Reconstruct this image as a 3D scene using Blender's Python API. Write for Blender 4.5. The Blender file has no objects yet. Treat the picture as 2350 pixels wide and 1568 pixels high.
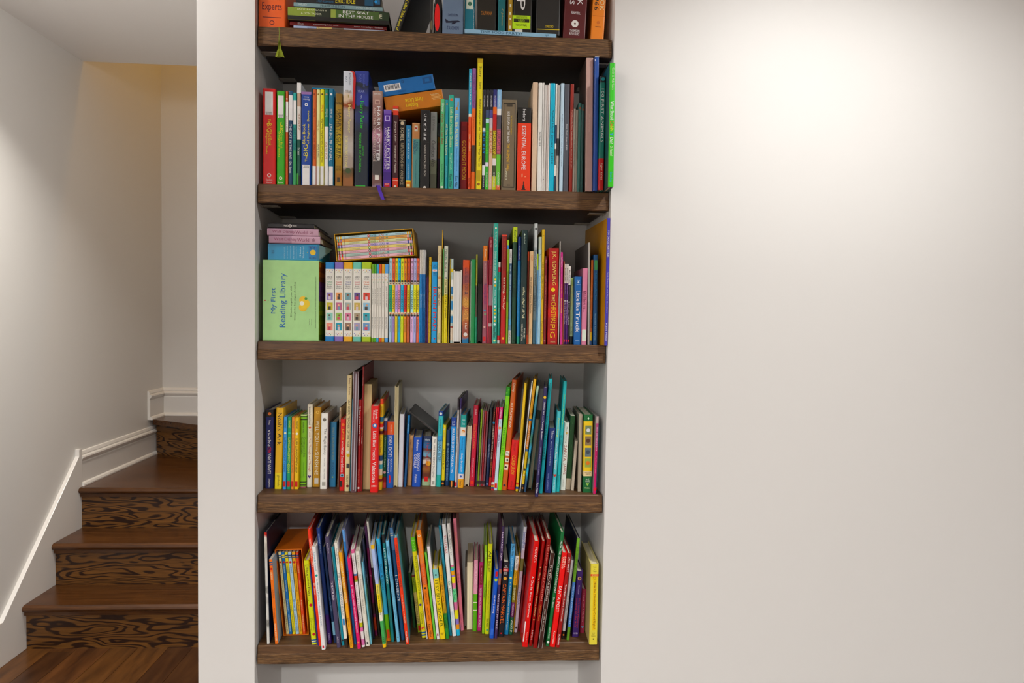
import bpy, bmesh, math, random
from mathutils import Vector, Matrix
random.seed(7)
sc = bpy.context.scene
COL = sc.collection

# ---------------------------------------------------------------- camera
FPX, CXP, CYP = 1567.0, 1175.0, 784.0
_X = Vector((28900.0, 466 * 28900 / 35400, FPX)).normalized()
_D = Vector((-518.0, 39900.0, FPX)); _D = (_D - _X * _D.dot(_X)).normalized()
_Z = _X.cross(_D)
CAM = Vector((0.0, -1.65, 1.34))
cam_d = bpy.data.cameras.new('camera'); cam = bpy.data.objects.new('camera', cam_d); COL.objects.link(cam)
cam_d.sensor_width = 36.0; cam_d.lens = FPX / 2350 * 36.0; cam_d.clip_start = 0.02
def _w(c):  # camera vector (right, down, forward) -> world
    c = Vector(c); return Vector((_X.dot(c), _Z.dot(c), -_D.dot(c)))
_r, _u, _b = _w((1, 0, 0)), _w((0, -1, 0)), _w((0, 0, -1))
cam.matrix_world = Matrix(((_r.x, _u.x, _b.x, CAM.x), (_r.y, _u.y, _b.y, CAM.y), (_r.z, _u.z, _b.z, CAM.z), (0, 0, 0, 1)))
sc.camera = cam

def ray(px, py): return _w(((px - CXP) / FPX, (py - CYP) / FPX, 1.0))
def atY(px, py, Y):
    d = ray(px, py); return CAM + d * ((Y - CAM.y) / d.y)
def atZ(px, py, z):
    d = ray(px, py); return CAM + d * ((z - CAM.z) / d.z)

# ---------------------------------------------------------------- world, lights, exposure
world = bpy.data.worlds.new('world'); sc.world = world; world.use_nodes = True
world.node_tree.nodes['Background'].inputs[0].default_value = (1.0, 0.93, 0.85, 1)
world.node_tree.nodes['Background'].inputs[1].default_value = 0.02
CEIL = 2.44
def downlight(x, y, z, power, col=(1.0, 0.99, 0.965), size=0.12, spread=150):
    l = bpy.data.lights.new('downlight', 'AREA'); l.shape = 'DISK'; l.size = size; l.energy = power; l.color = col
    l.spread = math.radians(spread)
    o = bpy.data.objects.new('downlight', l); COL.objects.link(o); o.location = (x, y, z); return o
downlight(0.86, -0.68, CEIL - 0.012, 14.3)
downlight(-1.32, 0.60, CEIL - 0.012, 9.5, (1.0, 0.95, 0.88), 0.12, 112)
for gx, gy, ge in ((-1.05, -0.45, 8.5), (-1.2, 0.14, 5.0)):   # added point fills above the frame that brighten the hall ceiling, not real fixtures
    _g = bpy.data.lights.new('ceiling_fill', 'POINT'); _g.energy = ge; _g.color = (1.0, 0.97, 0.93); _g.shadow_soft_size = 0.07
    _go = bpy.data.objects.new('ceiling_fill', _g); COL.objects.link(_go); _go.location = (gx, gy, CEIL - 0.14)
downlight(-1.45, -3.1, CEIL - 0.012, 66, size=0.2)
downlight(-0.15, -3.5, CEIL - 0.012, 80, size=0.2)
downlight(2.3, -3.3, CEIL - 0.012, 40)
downlight(-1.15, 2.02, 4.3, 11.5, (1.0, 0.53, 0.10), 0.2, 170)
sc.view_settings.view_transform = 'Standard'; sc.view_settings.look = 'None'
sc.view_settings.gamma = 1.0; sc.view_settings.use_curve_mapping = False
sc.view_settings.exposure = 0.05

# ---------------------------------------------------------------- materials
def lin(c):
    return c / 12.92 if c <= 0.04045 else ((c + 0.055) / 1.055) ** 2.4
NAMED = dict(W='f2efe8', K='15130f', Y='f0cf3a', R='b5121b', G='3f9d3a', B='2458a6', O='e2741f', N='1a2450', C='eee3c4', T='1f8f93', P='d4357f', D='5a1216', U='4b2d7d', L='a9d13b', S='9a9894', V='c8a24a')
def rgb(h, sat=1.16, gain=1.2):
    h = NAMED.get(h, h); c = [lin(int(h[i:i + 2], 16) / 255) for i in (0, 2, 4)]; g = .3 * c[0] + .55 * c[1] + .15 * c[2]
    return tuple(min(max((g + (v - g) * sat) * gain, .002), .86) for v in c)
_M = {}
def nt(m):
    m.use_nodes = True; t = m.node_tree; return t, t.nodes, t.links, t.nodes['Principled BSDF']
def cmat(h, rough=0.42, var=0.10, bump=0.0):
    h = NAMED.get(h, h); k = (h, rough, var)
    if k in _M: return _M[k]
    m = bpy.data.materials.new('print_' + h); t, N, L, b = nt(m); c = rgb(h)
    tc = N.new('ShaderNodeTexCoord'); n = N.new('ShaderNodeTexNoise'); n.inputs['Scale'].default_value = 45; n.inputs['Detail'].default_value = 3
    r = N.new('ShaderNodeMapRange'); r.inputs['To Min'].default_value = 1 - var; r.inputs['To Max'].default_value = 1 + var
    mx = N.new('ShaderNodeVectorMath'); mx.operation = 'SCALE'; mx.inputs[0].default_value = c
    L.new(tc.outputs['Object'], n.inputs['Vector']); L.new(n.outputs['Fac'], r.inputs['Value']); L.new(r.outputs['Result'], mx.inputs['Scale'])
    L.new(mx.outputs['Vector'], b.inputs['Base Color']); b.inputs['Roughness'].default_value = rough
    _M[k] = m; return m
def soft_mat(stops, h, rough):
    """printed cover whose colours melt into one another along its height"""
    m = bpy.data.materials.new('print_blend'); t, N, L, b = nt(m)
    tc = N.new('ShaderNodeTexCoord'); sp = N.new('ShaderNodeSeparateXYZ'); n = N.new('ShaderNodeTexNoise'); n.inputs['Scale'].default_value = 60; n.inputs['Detail'].default_value = 4
    ma = N.new('ShaderNodeMath'); ma.operation = 'MULTIPLY_ADD'; ma.inputs[1].default_value = -1 / h; ma.inputs[2].default_value = .94
    mb = N.new('ShaderNodeMath'); mb.operation = 'MULTIPLY_ADD'; mb.inputs[1].default_value = .12
    rp = N.new('ShaderNodeValToRGB'); E = rp.color_ramp.elements
    for k, (p, c) in enumerate(stops[:30]):
        e = E[k] if k < 2 else E.new(p); e.position = p; e.color = (*rgb(c), 1)
    L.new(tc.outputs['Object'], sp.inputs[0]); L.new(tc.outputs['Object'], n.inputs['Vector']); L.new(sp.outputs['Z'], ma.inputs[0]); L.new(n.outputs['Fac'], mb.inputs[0]); L.new(ma.outputs[0], mb.inputs[2])
    L.new(mb.outputs[0], rp.inputs[0]); L.new(rp.outputs[0], b.inputs['Base Color']); b.inputs['Roughness'].default_value = rough
    return m
def pages_mat(h='d9d2c0'):
    k = ('pages', h)
    if k in _M: return _M[k]
    m = bpy.data.materials.new('paper_pages'); t, N, L, b = nt(m); c = rgb(h)
    tc = N.new('ShaderNodeTexCoord'); mp = N.new('ShaderNodeMapping'); mp.inputs['Scale'].default_value = (900, 6, 6)
    n = N.new('ShaderNodeTexNoise'); n.inputs['Scale'].default_value = 1.0; n.inputs['Detail'].default_value = 2
    r = N.new('ShaderNodeMapRange'); r.inputs['From Min'].default_value = .3; r.inputs['From Max'].default_value = .7; r.inputs['To Min'].default_value = .72; r.inputs['To Max'].default_value = 1.08
    mx = N.new('ShaderNodeVectorMath'); mx.operation = 'SCALE'; mx.inputs[0].default_value = c
    L.new(tc.outputs['Object'], mp.inputs[0]); L.new(mp.outputs[0], n.inputs['Vector']); L.new(n.outputs['Fac'], r.inputs['Value']); L.new(r.outputs[0], mx.inputs['Scale'])
    L.new(mx.outputs[0], b.inputs['Base Color']); b.inputs['Roughness'].default_value = .8
    _M[k] = m; return m
def paint(name, c, rough=0.55, bump=0.03):
    m = bpy.data.materials.new(name); t, N, L, b = nt(m)
    tc = N.new('ShaderNodeTexCoord'); n = N.new('ShaderNodeTexNoise'); n.inputs['Scale'].default_value = 180; n.inputs['Detail'].default_value = 4
    bp = N.new('ShaderNodeBump'); bp.inputs['Strength'].default_value = bump; bp.inputs['Distance'].default_value = .002
    n2 = N.new('ShaderNodeTexNoise'); n2.inputs['Scale'].default_value = 1.3
    r = N.new('ShaderNodeMapRange'); r.inputs['To Min'].default_value = .985; r.inputs['To Max'].default_value = 1.015
    mx = N.new('ShaderNodeVectorMath'); mx.operation = 'SCALE'; mx.inputs[0].default_value = c
    L.new(tc.outputs['Object'], n.inputs['Vector']); L.new(n.outputs['Fac'], bp.inputs['Height']); L.new(bp.outputs[0], b.inputs['Normal'])
    L.new(tc.outputs['Object'], n2.inputs['Vector']); L.new(n2.outputs['Fac'], r.inputs['Value']); L.new(r.outputs[0], mx.inputs['Scale']); L.new(mx.outputs[0], b.inputs['Base Color'])
    b.inputs['Roughness'].default_value = rough; return m
def wood(name, c0, c1, c2, scale, rough=.5, bump=.4, wave=None, rot=0.0, seedoff=0.0):
    """fine streaky grain along local x; wave=(scale, distortion, dark) adds cathedral figure"""
    m = bpy.data.materials.new(name); t, N, L, b = nt(m)
    tc = N.new('ShaderNodeTexCoord'); mp = N.new('ShaderNodeMapping'); mp.inputs['Scale'].default_value = scale; mp.inputs['Location'].default_value = (seedoff, seedoff * .7, seedoff * .3); mp.inputs['Rotation'].default_value = (0, 0, rot)
    n = N.new('ShaderNodeTexNoise'); n.inputs['Scale'].default_value = 1; n.inputs['Detail'].default_value = 7; n.inputs['Roughness'].default_value = .65
    rp = N.new('ShaderNodeValToRGB'); e = rp.color_ramp.elements
    e[0].position = .30; e[0].color = (*c0, 1); e[1].position = .72; e[1].color = (*c2, 1); k = rp.color_ramp.elements.new(.5); k.color = (*c1, 1)
    L.new(tc.outputs['Object'], mp.inputs[0]); L.new(mp.outputs[0], n.inputs['Vector']); L.new(n.outputs['Fac'], rp.inputs[0])
    out = rp.outputs[0]
    if wave:
        mp2 = N.new('ShaderNodeMapping'); mp2.inputs['Scale'].default_value = wave['scale']; mp2.inputs['Location'].default_value = (seedoff, 0.3, seedoff * .61)
        wv = N.new('ShaderNodeTexNoise'); wv.inputs['Scale'].default_value = 1.0; wv.inputs['Detail'].default_value = 2.2; wv.inputs['Roughness'].default_value = .45
        mul = N.new('ShaderNodeMath'); mul.operation = 'MULTIPLY'; mul.inputs[1].default_value = wave['rings']
        fr = N.new('ShaderNodeMath'); fr.operation = 'SINE'
        r2 = N.new('ShaderNodeValToRGB'); q = r2.color_ramp.elements; q[0].position = wave['p0']; q[0].color = (1, 1, 1, 1); q[1].position = wave['p1']; q[1].color = (*wave['dark'], 1)
        ad = N.new('ShaderNodeMath'); ad.operation = 'MULTIPLY_ADD'; ad.inputs[1].default_value = .5; ad.inputs[2].default_value = .5
        nm = N.new('ShaderNodeMath'); nm.operation = 'MULTIPLY_ADD'; nm.inputs[1].default_value = wave.get('fine', .5); 
        L.new(tc.outputs['Object'], mp2.inputs[0]); L.new(mp2.outputs[0], wv.inputs['Vector']); L.new(wv.outputs['Fac'], mul.inputs[0]); L.new(mul.outputs[0], fr.inputs[0]); L.new(fr.outputs[0], ad.inputs[0])
        L.new(n.outputs['Fac'], nm.inputs[0]); L.new(ad.outputs[0], nm.inputs[2]); L.new(nm.outputs[0], r2.inputs[0])
        mix = N.new('ShaderNodeMix'); mix.data_type = 'RGBA'; mix.blend_type = 'MULTIPLY'; mix.inputs[0].default_value = 1
        L.new(out, mix.inputs[6]); L.new(r2.outputs[0], mix.inputs[7]); out = mix.outputs[2]
    L.new(out, b.inputs['Base Color'])
    bp = N.new('ShaderNodeBump'); bp.inputs['Strength'].default_value = bump; bp.inputs['Distance'].default_value = .002
    L.new(n.outputs['Fac'], bp.inputs['Height']); L.new(bp.outputs[0], b.inputs['Normal']); b.inputs['Roughness'].default_value = rough
    return m
def S(r, g, b): return tuple(lin(v / 255) for v in (r, g, b))
WALL = paint('wall_paint', (.745, .735, .715))
NICHE = WALL
WALL_DIM = paint('low_bounce_paint', (.36, .345, .33))  # for unseen walls, darkened to cut the light they bounce back
CEILP = paint('ceiling_paint', (.90, .89, .88))
TRIM = paint('trim_gloss_white', (.80, .78, .75), .28, .01)
SHELF_ROUGH = wood('shelf_rough_edge', S(44, 25, 8), S(98, 67, 34), S(144, 106, 63), (34, 60, 420), .62, .9)
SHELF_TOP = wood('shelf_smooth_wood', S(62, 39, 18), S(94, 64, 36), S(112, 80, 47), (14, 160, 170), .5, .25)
SHELF_UNDER = wood('shelf_shaded_underside', S(26, 12, 7), S(36, 19, 11), S(44, 26, 16), (5, 40, 45), .5, .25)  # same boards, with the shade beneath them put into a near-black brown
def stairwood(i): return wood('stair_riser_oak', S(84, 52, 16), S(104, 66, 23), S(120, 78, 30), (8, 30, 160), .38, .15, dict(scale=(3.0, 1, 15), rings=88, p0=.66, p1=1.06, dark=(.13, .08, .05), fine=.30), 0, 3.7 * i + .5)
TREAD = wood('stair_tread_oak', S(48, 25, 7), S(74, 42, 14), S(96, 58, 23), (4, 60, 60), .26, .12)
METAL = cmat('8f8a80', .35)
# ---------------------------------------------------------------- mesh helpers
def mesh_obj(name, verts, faces, mats, parent=None, midx=None, smooth=False):
    me = bpy.data.meshes.new(name); me.from_pydata([tuple(v) for v in verts], [], faces)
    for m in (mats if isinstance(mats, (list, tuple)) else [mats]): me.materials.append(m)
    if midx:
        for p, i in zip(me.polygons, midx): p.material_index = i
    if smooth:
        for p in me.polygons: p.use_smooth = True
    me.update()
    o = bpy.data.objects.new(name, me); COL.objects.link(o)
    if parent: o.parent = parent
    return o
def box_vf(x0, x1, y0, y1, z0, z1):
    v = [(x0, y0, z0), (x1, y0, z0), (x1, y1, z0), (x0, y1, z0), (x0, y0, z1), (x1, y0, z1), (x1, y1, z1), (x0, y1, z1)]
    return v, [(3, 2, 1, 0), (4, 5, 6, 7), (0, 1, 5, 4), (1, 2, 6, 5), (2, 3, 7, 6), (3, 0, 4, 7)]
def box(name, x0, x1, y0, y1, z0, z1, mat, parent=None, bevel=0.0):
    v, f = box_vf(x0, x1, y0, y1, z0, z1); o = mesh_obj(name, v, f, mat, parent)
    if bevel: bev(o, bevel)
    return o
def bev(o, w, seg=2):
    bm = bmesh.new(); bm.from_mesh(o.data); bmesh.ops.bevel(bm, geom=bm.edges[:], offset=w, segments=seg, affect='EDGES', profile=.5, clamp_overlap=True)
    bm.to_mesh(o.data); bm.free()
def prism(name, poly, z0, z1, mat, parent=None):
    n = len(poly); v = [(x, y, z0) for x, y in poly] + [(x, y, z1) for x, y in poly]
    f = [tuple(range(n - 1, -1, -1)), tuple(range(n, 2 * n))] + [(i, (i + 1) % n, (i + 1) % n + n, i + n) for i in range(n)]
    return mesh_obj(name, v, f, mat, parent)
def sweep(name, prof, p0, p1, out, mat, parent=None, cut0=0.0, cut1=0.0):
    """extrude prof [(distance from wall, height)] from p0 to p1; out = horizontal unit vector away from the wall; cut* = mitre per unit of distance"""
    p0, p1, out = Vector(p0), Vector(p1), Vector(out); d = (p1 - p0).normalized(); n = len(prof); v = []
    for p, c in ((p0, cut0), (p1, cut1)):
        for a, h in prof: v.append(p + out * a + Vector((0, 0, h)) + d * (c * a))
    f = [tuple(range(n)), tuple(range(2 * n - 1, n - 1, -1))] + [(i, i + n, (i + 1) % n + n, (i + 1) % n) for i in range(n)]
    o = mesh_obj(name, v, f, mat, parent)
    bm = bmesh.new(); bm.from_mesh(o.data); bmesh.ops.recalc_face_normals(bm, faces=bm.faces[:]); bm.to_mesh(o.data); bm.free()
    return o
def struct(o): o['kind'] = 'structure'; return o
def tag(o, label, cat, group=None):
    o['label'] = label; o['category'] = cat
    if group: o['group'] = group
    return o
def empty(name, loc=(0, 0, 0)):
    o = bpy.data.objects.new(name, None); o.empty_display_size = .02; COL.objects.link(o); o.location = loc; return o

# ---------------------------------------------------------------- room shell
XL, XE = -1.76, -0.655            # stair wall, free end of the bookshelf wall
NF, NB, ND = (-0.522, 0.324), (-0.537, 0.312), 0.286   # niche opening front / back, depth
BACKY, CEDGE = 2.295, 1.56
left = struct(prism('wall_left', [(XL, -4.5), (XL, BACKY), (XL - .12, BACKY), (XL - .12, -4.5)], 0, 5.0, WALL))
pier = struct(prism('wall_pier', [(XE, 0), (NF[0], 0), (NB[0], ND), (XE, ND)], 0, CEIL, WALL))
struct(prism('wall_front', [(NF[1], 0), (3.2, 0), (3.2, ND), (NB[1], ND)], 0, CEIL, WALL))
struct(box('wall_niche', XE, 3.2, ND, 1.0, 0, CEIL, WALL))
struct(box('wall_stair', -XE * 0 + XE, 1.4, 1.0, 1.56, 0, 5.0, WALL))
struct(box('wall_back', XL - .12, 1.4, BACKY, BACKY + .12, 0, 5.0, WALL))
struct(box('wall_end', 1.4, 1.52, 1.0, BACKY + .12, 0, 5.0, WALL))
struct(box('wall_right', 3.2, 3.32, -4.5, 0, 0, CEIL, WALL_DIM))
struct(box('wall_rear', XL - .12, 3.32, -4.62, -4.5, 0, CEIL, WALL_DIM))
struct(prism('ceiling', [(XL, -4.5), (3.2, -4.5), (3.2, 1.0), (XE, 1.0), (XE, CEDGE), (XL, CEDGE - .02)], CEIL, CEIL + .3, CEILP))
struct(prism('ceiling_upper', [(XL, .9), (1.4, .9), (1.4, BACKY), (XL, BACKY)], 5.0, 5.1, CEILP))
struct(prism('wall_landing', [(XL, .8), (XE, .8), (XE, .9), (XL, .9)], CEIL + .3, 5.0, WALL))

# floor: strip planks run towards the stairs
FL = [wood('floor_plank_oak', S(48, 25, 9), S(78, 45, 19), S(102, 62, 29), (30, 4, 4), .32, .1, None, 0, 1.7),
      wood('floor_plank_oak', S(42, 22, 8), S(64, 36, 15), S(80, 49, 23), (30, 4, 4), .32, .1, None, 0, 4.1),
      wood('floor_plank_oak', S(58, 33, 12), S(86, 52, 20), S(108, 68, 29), (30, 4, 4), .32, .1, None, 0, 8.3)]
floor = struct(box('floor', XL - .12, 3.32, -4.62, BACKY, -.06, -.012, FL[1]))
x = XL; k = 0
while x < 3.2:
    w = (.118, .094, .126, .106)[k % 4]; x1 = min(x + w, 3.2)
    ymax = 1.08 if x < XE else 0.0
    if x < XE < x1: x1 = XE
    y = -4.5 + (0, -.9, -.35, -1.3, -.6)[k % 5]; j = 0
    while y < ymax:
        L = (1.65, 1.2, 1.45, 0.95)[(k + j) % 4]; ya, yb_ = max(y, -4.5), min(y + L, ymax)
        if yb_ - ya > .004:
            box('floor_plank', x + .0006, x1 - .0006, ya + .0006, yb_ - .0006, -.012, 0.0, FL[(k * 2 + j * 5 + (k // 3)) % 3], floor)
        y += L; j += 1
    x = x1; k += 1

# ---------------------------------------------------------------- stairs
st = tag(empty('staircase', (XL, 1.05, 0)), 'dark stained oak winding staircase with bold grain beside the white wall', 'staircase')
SK = -1.742
def put(o):
    o.parent = st; o.matrix_parent_inverse = Matrix.Translation(st.location).inverted(); return o
TZ = (.18, .36, .545, .742); RY = (1.078, 1.268, 1.462); TH = .028
def tread(poly_back, ynose, z, i):
    # rounded nosing profile extruded across the flight
    prof = [(ynose + .014, z - TH), (ynose + .004, z - TH + .005), (ynose, z - TH / 2), (ynose + .003, z - .006), (ynose + .012, z), (poly_back, z), (poly_back, z - TH)]
    n = len(prof); v = [(SK + .001, a, b) for a, b in prof] + [(XE - .001, a, b) for a, b in prof]
    f = [tuple(range(n - 1, -1, -1)), tuple(range(n, 2 * n))] + [(q, (q + 1) % n, (q + 1) % n + n, q + n) for q in range(n)]
    return put(mesh_obj('stair_tread', v, f, TREAD))
z0 = 0.0
for i in range(3):
    put(box('stair_riser', SK + .001, XE - .001, RY[i], RY[i] + .02, z0, TZ[i] - TH, stairwood(i)))
    put(box('cove_moulding', SK + .001, XE - .001, RY[i] - .012, RY[i], TZ[i] - TH - .014, TZ[i] - TH, TREAD))
    back = RY[i + 1] if i < 2 else 2.28
    if i < 2: tread(back + .02, RY[i] - .026, TZ[i], i)
    z0 = TZ[i]
# third tread is the first winder, cut by the angled fourth riser
A, Bq = Vector((SK + .001, 2.178)), Vector((XE - .001, 1.562))
tread(1.56, RY[2] - .026, TZ[2], 2)
prism('stair_tread', [(SK + .001, 1.56), (XE - .001, 1.56), (XE - .001, Bq.y + .02), (SK + .001, A.y + .03)], TZ[2] - TH, TZ[2], TREAD, None)
put(bpy.data.objects[[o.name for o in COL.objects if o.name.startswith('stair_tread')][-1]])
dn = (Bq - A).normalized(); nr = Vector((-dn.y, dn.x)) * -1  # towards camera side
if nr.y > 0: nr = -nr
def quadpoly(a, b, d0, d1): return [tuple(a - nr * d1), tuple(b - nr * d1), tuple(b - nr * d0), tuple(a - nr * d0)][::-1]
RM = stairwood(3)
q = prism('stair_riser', [tuple(A), tuple(Bq), tuple(Bq - nr * .02), tuple(A - nr * .02)], TZ[2], TZ[3] - TH, RM); put(q)
An, Bn = A + nr * .045, Bq + nr * .03
q = prism('stair_tread', [(A.x, An.y), (Bn.x, Bn.y), (XE - .001, 1.57), (XE - .001, BACKY - .002), (A.x, BACKY - .002)], TZ[3] - TH, TZ[3], TREAD); put(q)
q = prism('stair_tread', [(XE, 1.57), (1.38, 1.57), (1.38, BACKY - .002), (XE, BACKY - .002)], TZ[3] - TH + .19, TZ[3] + .19, TREAD); put(q)
q = prism('stair_riser', [(XE, 1.57), (XE + .02, 1.57), (XE + .02, BACKY - .002), (XE, BACKY - .002)], TZ[3], TZ[3] + .19 - TH, RM); put(q)

# skirt board running up the flight, moulded baseboards on the winders
sk = [(.90, 0), (1.47, 0), (1.47, .715), (1.447, .715), (1.447, .684), (.948, .166), (.90, .166)]
v = [(XL, a, b) for a, b in sk] + [(SK, a, b) for a, b in sk]; n = len(sk)
o = struct(mesh_obj('baseboard_stair', v, [tuple(range(n)), tuple(range(2 * n - 1, n - 1, -1))] + [(i, i + n, (i + 1) % n + n, (i + 1) % n) for i in range(n)], TRIM)); bev(o, .0018, 2)
PROF = [(0, 0), (.026, 0), (.026, .006), (.022, .014), (.014, .018), (.014, .108), (.010, .112), (.016, .120), (.022, .130), (.020, .137), (.010, .141), (.012, .146), (.008, .158), (0, .160)]
PROF = [(a, h * .98) for a, h in PROF]
struct(sweep('baseboard_left', PROF, (XL, 1.471, TZ[2]), (XL, 2.20, TZ[2]), (1, 0, 0), TRIM))
struct(sweep('baseboard_corner', PROF, (XL, 2.118, TZ[3]), (XL, BACKY, TZ[3]), (1, 0, 0), TRIM, None, 0, -1))
struct(sweep('baseboard_back', PROF, (XL, BACKY, TZ[3]), (XE + .02, BACKY, TZ[3]), (0, -1, 0), TRIM, None, 1, 0))
struct(sweep('baseboard_hall', PROF, (XL, -4.49, 0), (XL, .899, 0), (1, 0, 0), TRIM))
struct(sweep('baseboard_front', PROF, (NF[1] + .002, 0, 0), (3.19, 0, 0), (0, -1, 0), TRIM))

# ---------------------------------------------------------------- shelves
SZ = {1: 2.010, 2: 1.642, 3: 1.268, 4: .896, 5: .524}
SB = {1: 1.965, 2: 1.597, 3: 1.2235, 4: .852, 5: .478}
SY = .012
WORD = {1: 'top', 2: 'second', 3: 'middle', 4: 'fourth', 5: 'bottom'}
SHL = {1: 'dark walnut wooden shelf at the top of the niche, with a green tassel hanging over',
       2: 'second dark walnut shelf down, a purple ribbon hanging over its edge',
       3: 'middle dark walnut shelf, carrying the pale green library box',
       4: 'fourth dark walnut shelf down, between the middle and the lowest shelf',
       5: 'lowest dark walnut shelf, with bare wall of the niche beneath it'}
for s in range(1, 6):
    t = tag(empty('bookshelf', (-.1, .14, SB[s])), SHL[s], 'shelf', 'wooden shelves in the niche')
    xa0, xa1, xb0, xb1 = NF[0] + .0035, NF[1] - .003, NB[0] + .002, NB[1] - .002
    yb2 = ND - .001; zt, zb = SZ[s], SB[s]; zm = zb + .55 * (zt - zb)
    prof = [(SY + .003, zt - .002), (SY + .002, zm + .001), (SY, zm - .001), (SY, zb + .002), (SY + .002, zb), (yb2, zb), (yb2, zt), (SY + .005, zt)]
    n = len(prof)
    def lerp(a, b, y): return a + (b - a) * (y / ND)
    NX = 24; v = []; rr = random.Random(s)
    for k in range(NX + 1):
        u = k / NX
        for j, (y, z) in enumerate(prof):
            w = (rr.uniform(-.0007, .0007) if 0 < j < 5 else 0)
            v.append((lerp(xa0, xb0, y) * (1 - u) + lerp(xa1, xb1, y) * u, y + abs(w), z + (w if j in (3, 4) else 0)))
    f, mi = [tuple(range(n))], [1]
    for k in range(NX):
        for j in range(n):
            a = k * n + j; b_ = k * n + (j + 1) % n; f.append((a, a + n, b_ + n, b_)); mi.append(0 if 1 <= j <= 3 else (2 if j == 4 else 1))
    f.append(tuple(range(NX * n + n - 1, NX * n - 1, -1))); mi.append(1)
    if s in (1,): mi = [0 if (m == 1 and i % n in (1,)) else m for i, m in enumerate(mi)]
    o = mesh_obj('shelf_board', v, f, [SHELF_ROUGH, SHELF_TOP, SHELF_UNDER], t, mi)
    o.matrix_parent_inverse = Matrix.Translation(t.location).inverted()
    bm = bmesh.new(); bm.from_mesh(o.data); bmesh.ops.recalc_face_normals(bm, faces=bm.faces[:]); bm.to_mesh(o.data); bm.free()
    if s <= 3:
        for sx in (0, 1):
            for (ya, yb3) in ((.05, .075), (.235, .26)):
                xe = lerp(NF[sx], NB[sx], ya); sg = 1 if sx == 0 else -1
                vv, ff = box_vf(min(xe, xe + sg * .042), max(xe, xe + sg * .042), ya, yb3, zb - .0025, zb - .0003)
                v2, f2 = box_vf(min(xe + sg * .003, xe + sg * .0055), max(xe + sg * .003, xe + sg * .0055), ya, yb3, zb - .0045, zb - .0025)
                vv += v2; ff += [tuple(i + 8 for i in q) for q in f2]
                b2 = mesh_obj('bracket', vv, ff, METAL, t); b2.matrix_parent_inverse = Matrix.Translation(t.location).inverted()
# ---------------------------------------------------------------- books
TEXTS = []      # (string, parent, matrix, L, H, colour, name)
ROW = []        # every upright book, for spacing
def f_(x): return float(x)
def profile(w, d, hc):
    tc = min(.0024 if hc else .0007, w * .2); ts = min(.0022 if hc else .0008, d * .1); r = min(.0030 if hc else .0012, w * .32)
    a = w / 2; o = [(-a, d), (-a, r)]
    for q in (30, 60): o.append((-a + r - r * math.cos(math.radians(q)), r - r * math.sin(math.radians(q))))
    o += [(-a + r, 0), (a - r, 0)]
    for q in (60, 30): o.append((a - r + r * math.cos(math.radians(q)), r - r * math.sin(math.radians(q))))
    o += [(a, r), (a, d), (a - tc, d), (a - tc, ts), (-a + tc, ts), (-a + tc, d)]
    return o, tc, ts
def book_meshes(root, w, h, d, col, hc=True, bands='', rev=False, page='d9d2c0', side=None, rough=.4, soft=False):
    o, tc, ts = profile(w, d, hc); n = len(o)
    if rev: o = [(-x, d - y) for x, y in o]
    segs = [(0.0, 1.0, col)]
    cuts = {0.0, 1.0}; bl = []
    for b in [q for q in bands.split(';') if q]:
        rg, c = b.split(':'); t0, t1 = map(float, rg.split('-')); bl.append((t0, t1, c)); cuts |= {t0, t1}
    zs = sorted(cuts)
    if soft:
        st = []
        for t0, t1, c in sorted(bl):
            last = st[-1][0] if st else 0.0
            if t0 - last > .04: st.append((last + (t0 - last) * .3, col)); st.append((t0 - .015, col))
            m = .5 * (t0 + t1); st += [(t0 + (t1 - t0) * .3, c), (t0 + (t1 - t0) * .7, c)]
        if st[-1][0] < .95: st.append((min(st[-1][0] + .04, 1), col))
        st = sorted(st); bands = ''; zs = [0.0, 1.0]; bl = []
    mats = [cmat(side or col, rough), soft_mat(st, h, rough) if soft else cmat(col, rough)]; mn = {col: 1}
    v, f, mi = [], [], []
    for t in zs:
        for x, y in o: v.append((x, y, h * (1 - t)))
    f.append(tuple(range(n))); mi.append(0)
    for k in range(len(zs) - 1):
        tm = (zs[k] + zs[k + 1]) / 2; c = col
        for t0, t1, cc in bl:
            if t0 <= tm <= t1: c = cc
        if c not in mn: mn[c] = len(mats); mats.append(cmat(c, rough))
        for j in range(n):
            a = k * n + j; b = k * n + (j + 1) % n
            f.append((a, a + n, b + n, b)); mi.append(mn[c] if (0 <= j <= 8 and (not side or 1 <= j <= 7)) else 0)
    f.append(tuple(range((len(zs) - 1) * n + n - 1, (len(zs) - 1) * n - 1, -1))); mi.append(0)
    cv = mesh_obj('cover', v, f, mats, root, mi)
    bm = bmesh.new(); bm.from_mesh(cv.data); bmesh.ops.recalc_face_normals(bm, faces=bm.faces[:]); bm.to_mesh(cv.data); bm.free()
    ins = min(.003 if hc else .0004, h * .03)
    y0, y1 = ts * .9, d - ins
    if rev: y0, y1 = ins, d - ts * .9
    box('pages', -w / 2 + tc * .98, w / 2 - tc * .98, y0, y1, ins, h - ins, pages_mat(page), root)
    return cv
def num(s): return float(s)
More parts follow.
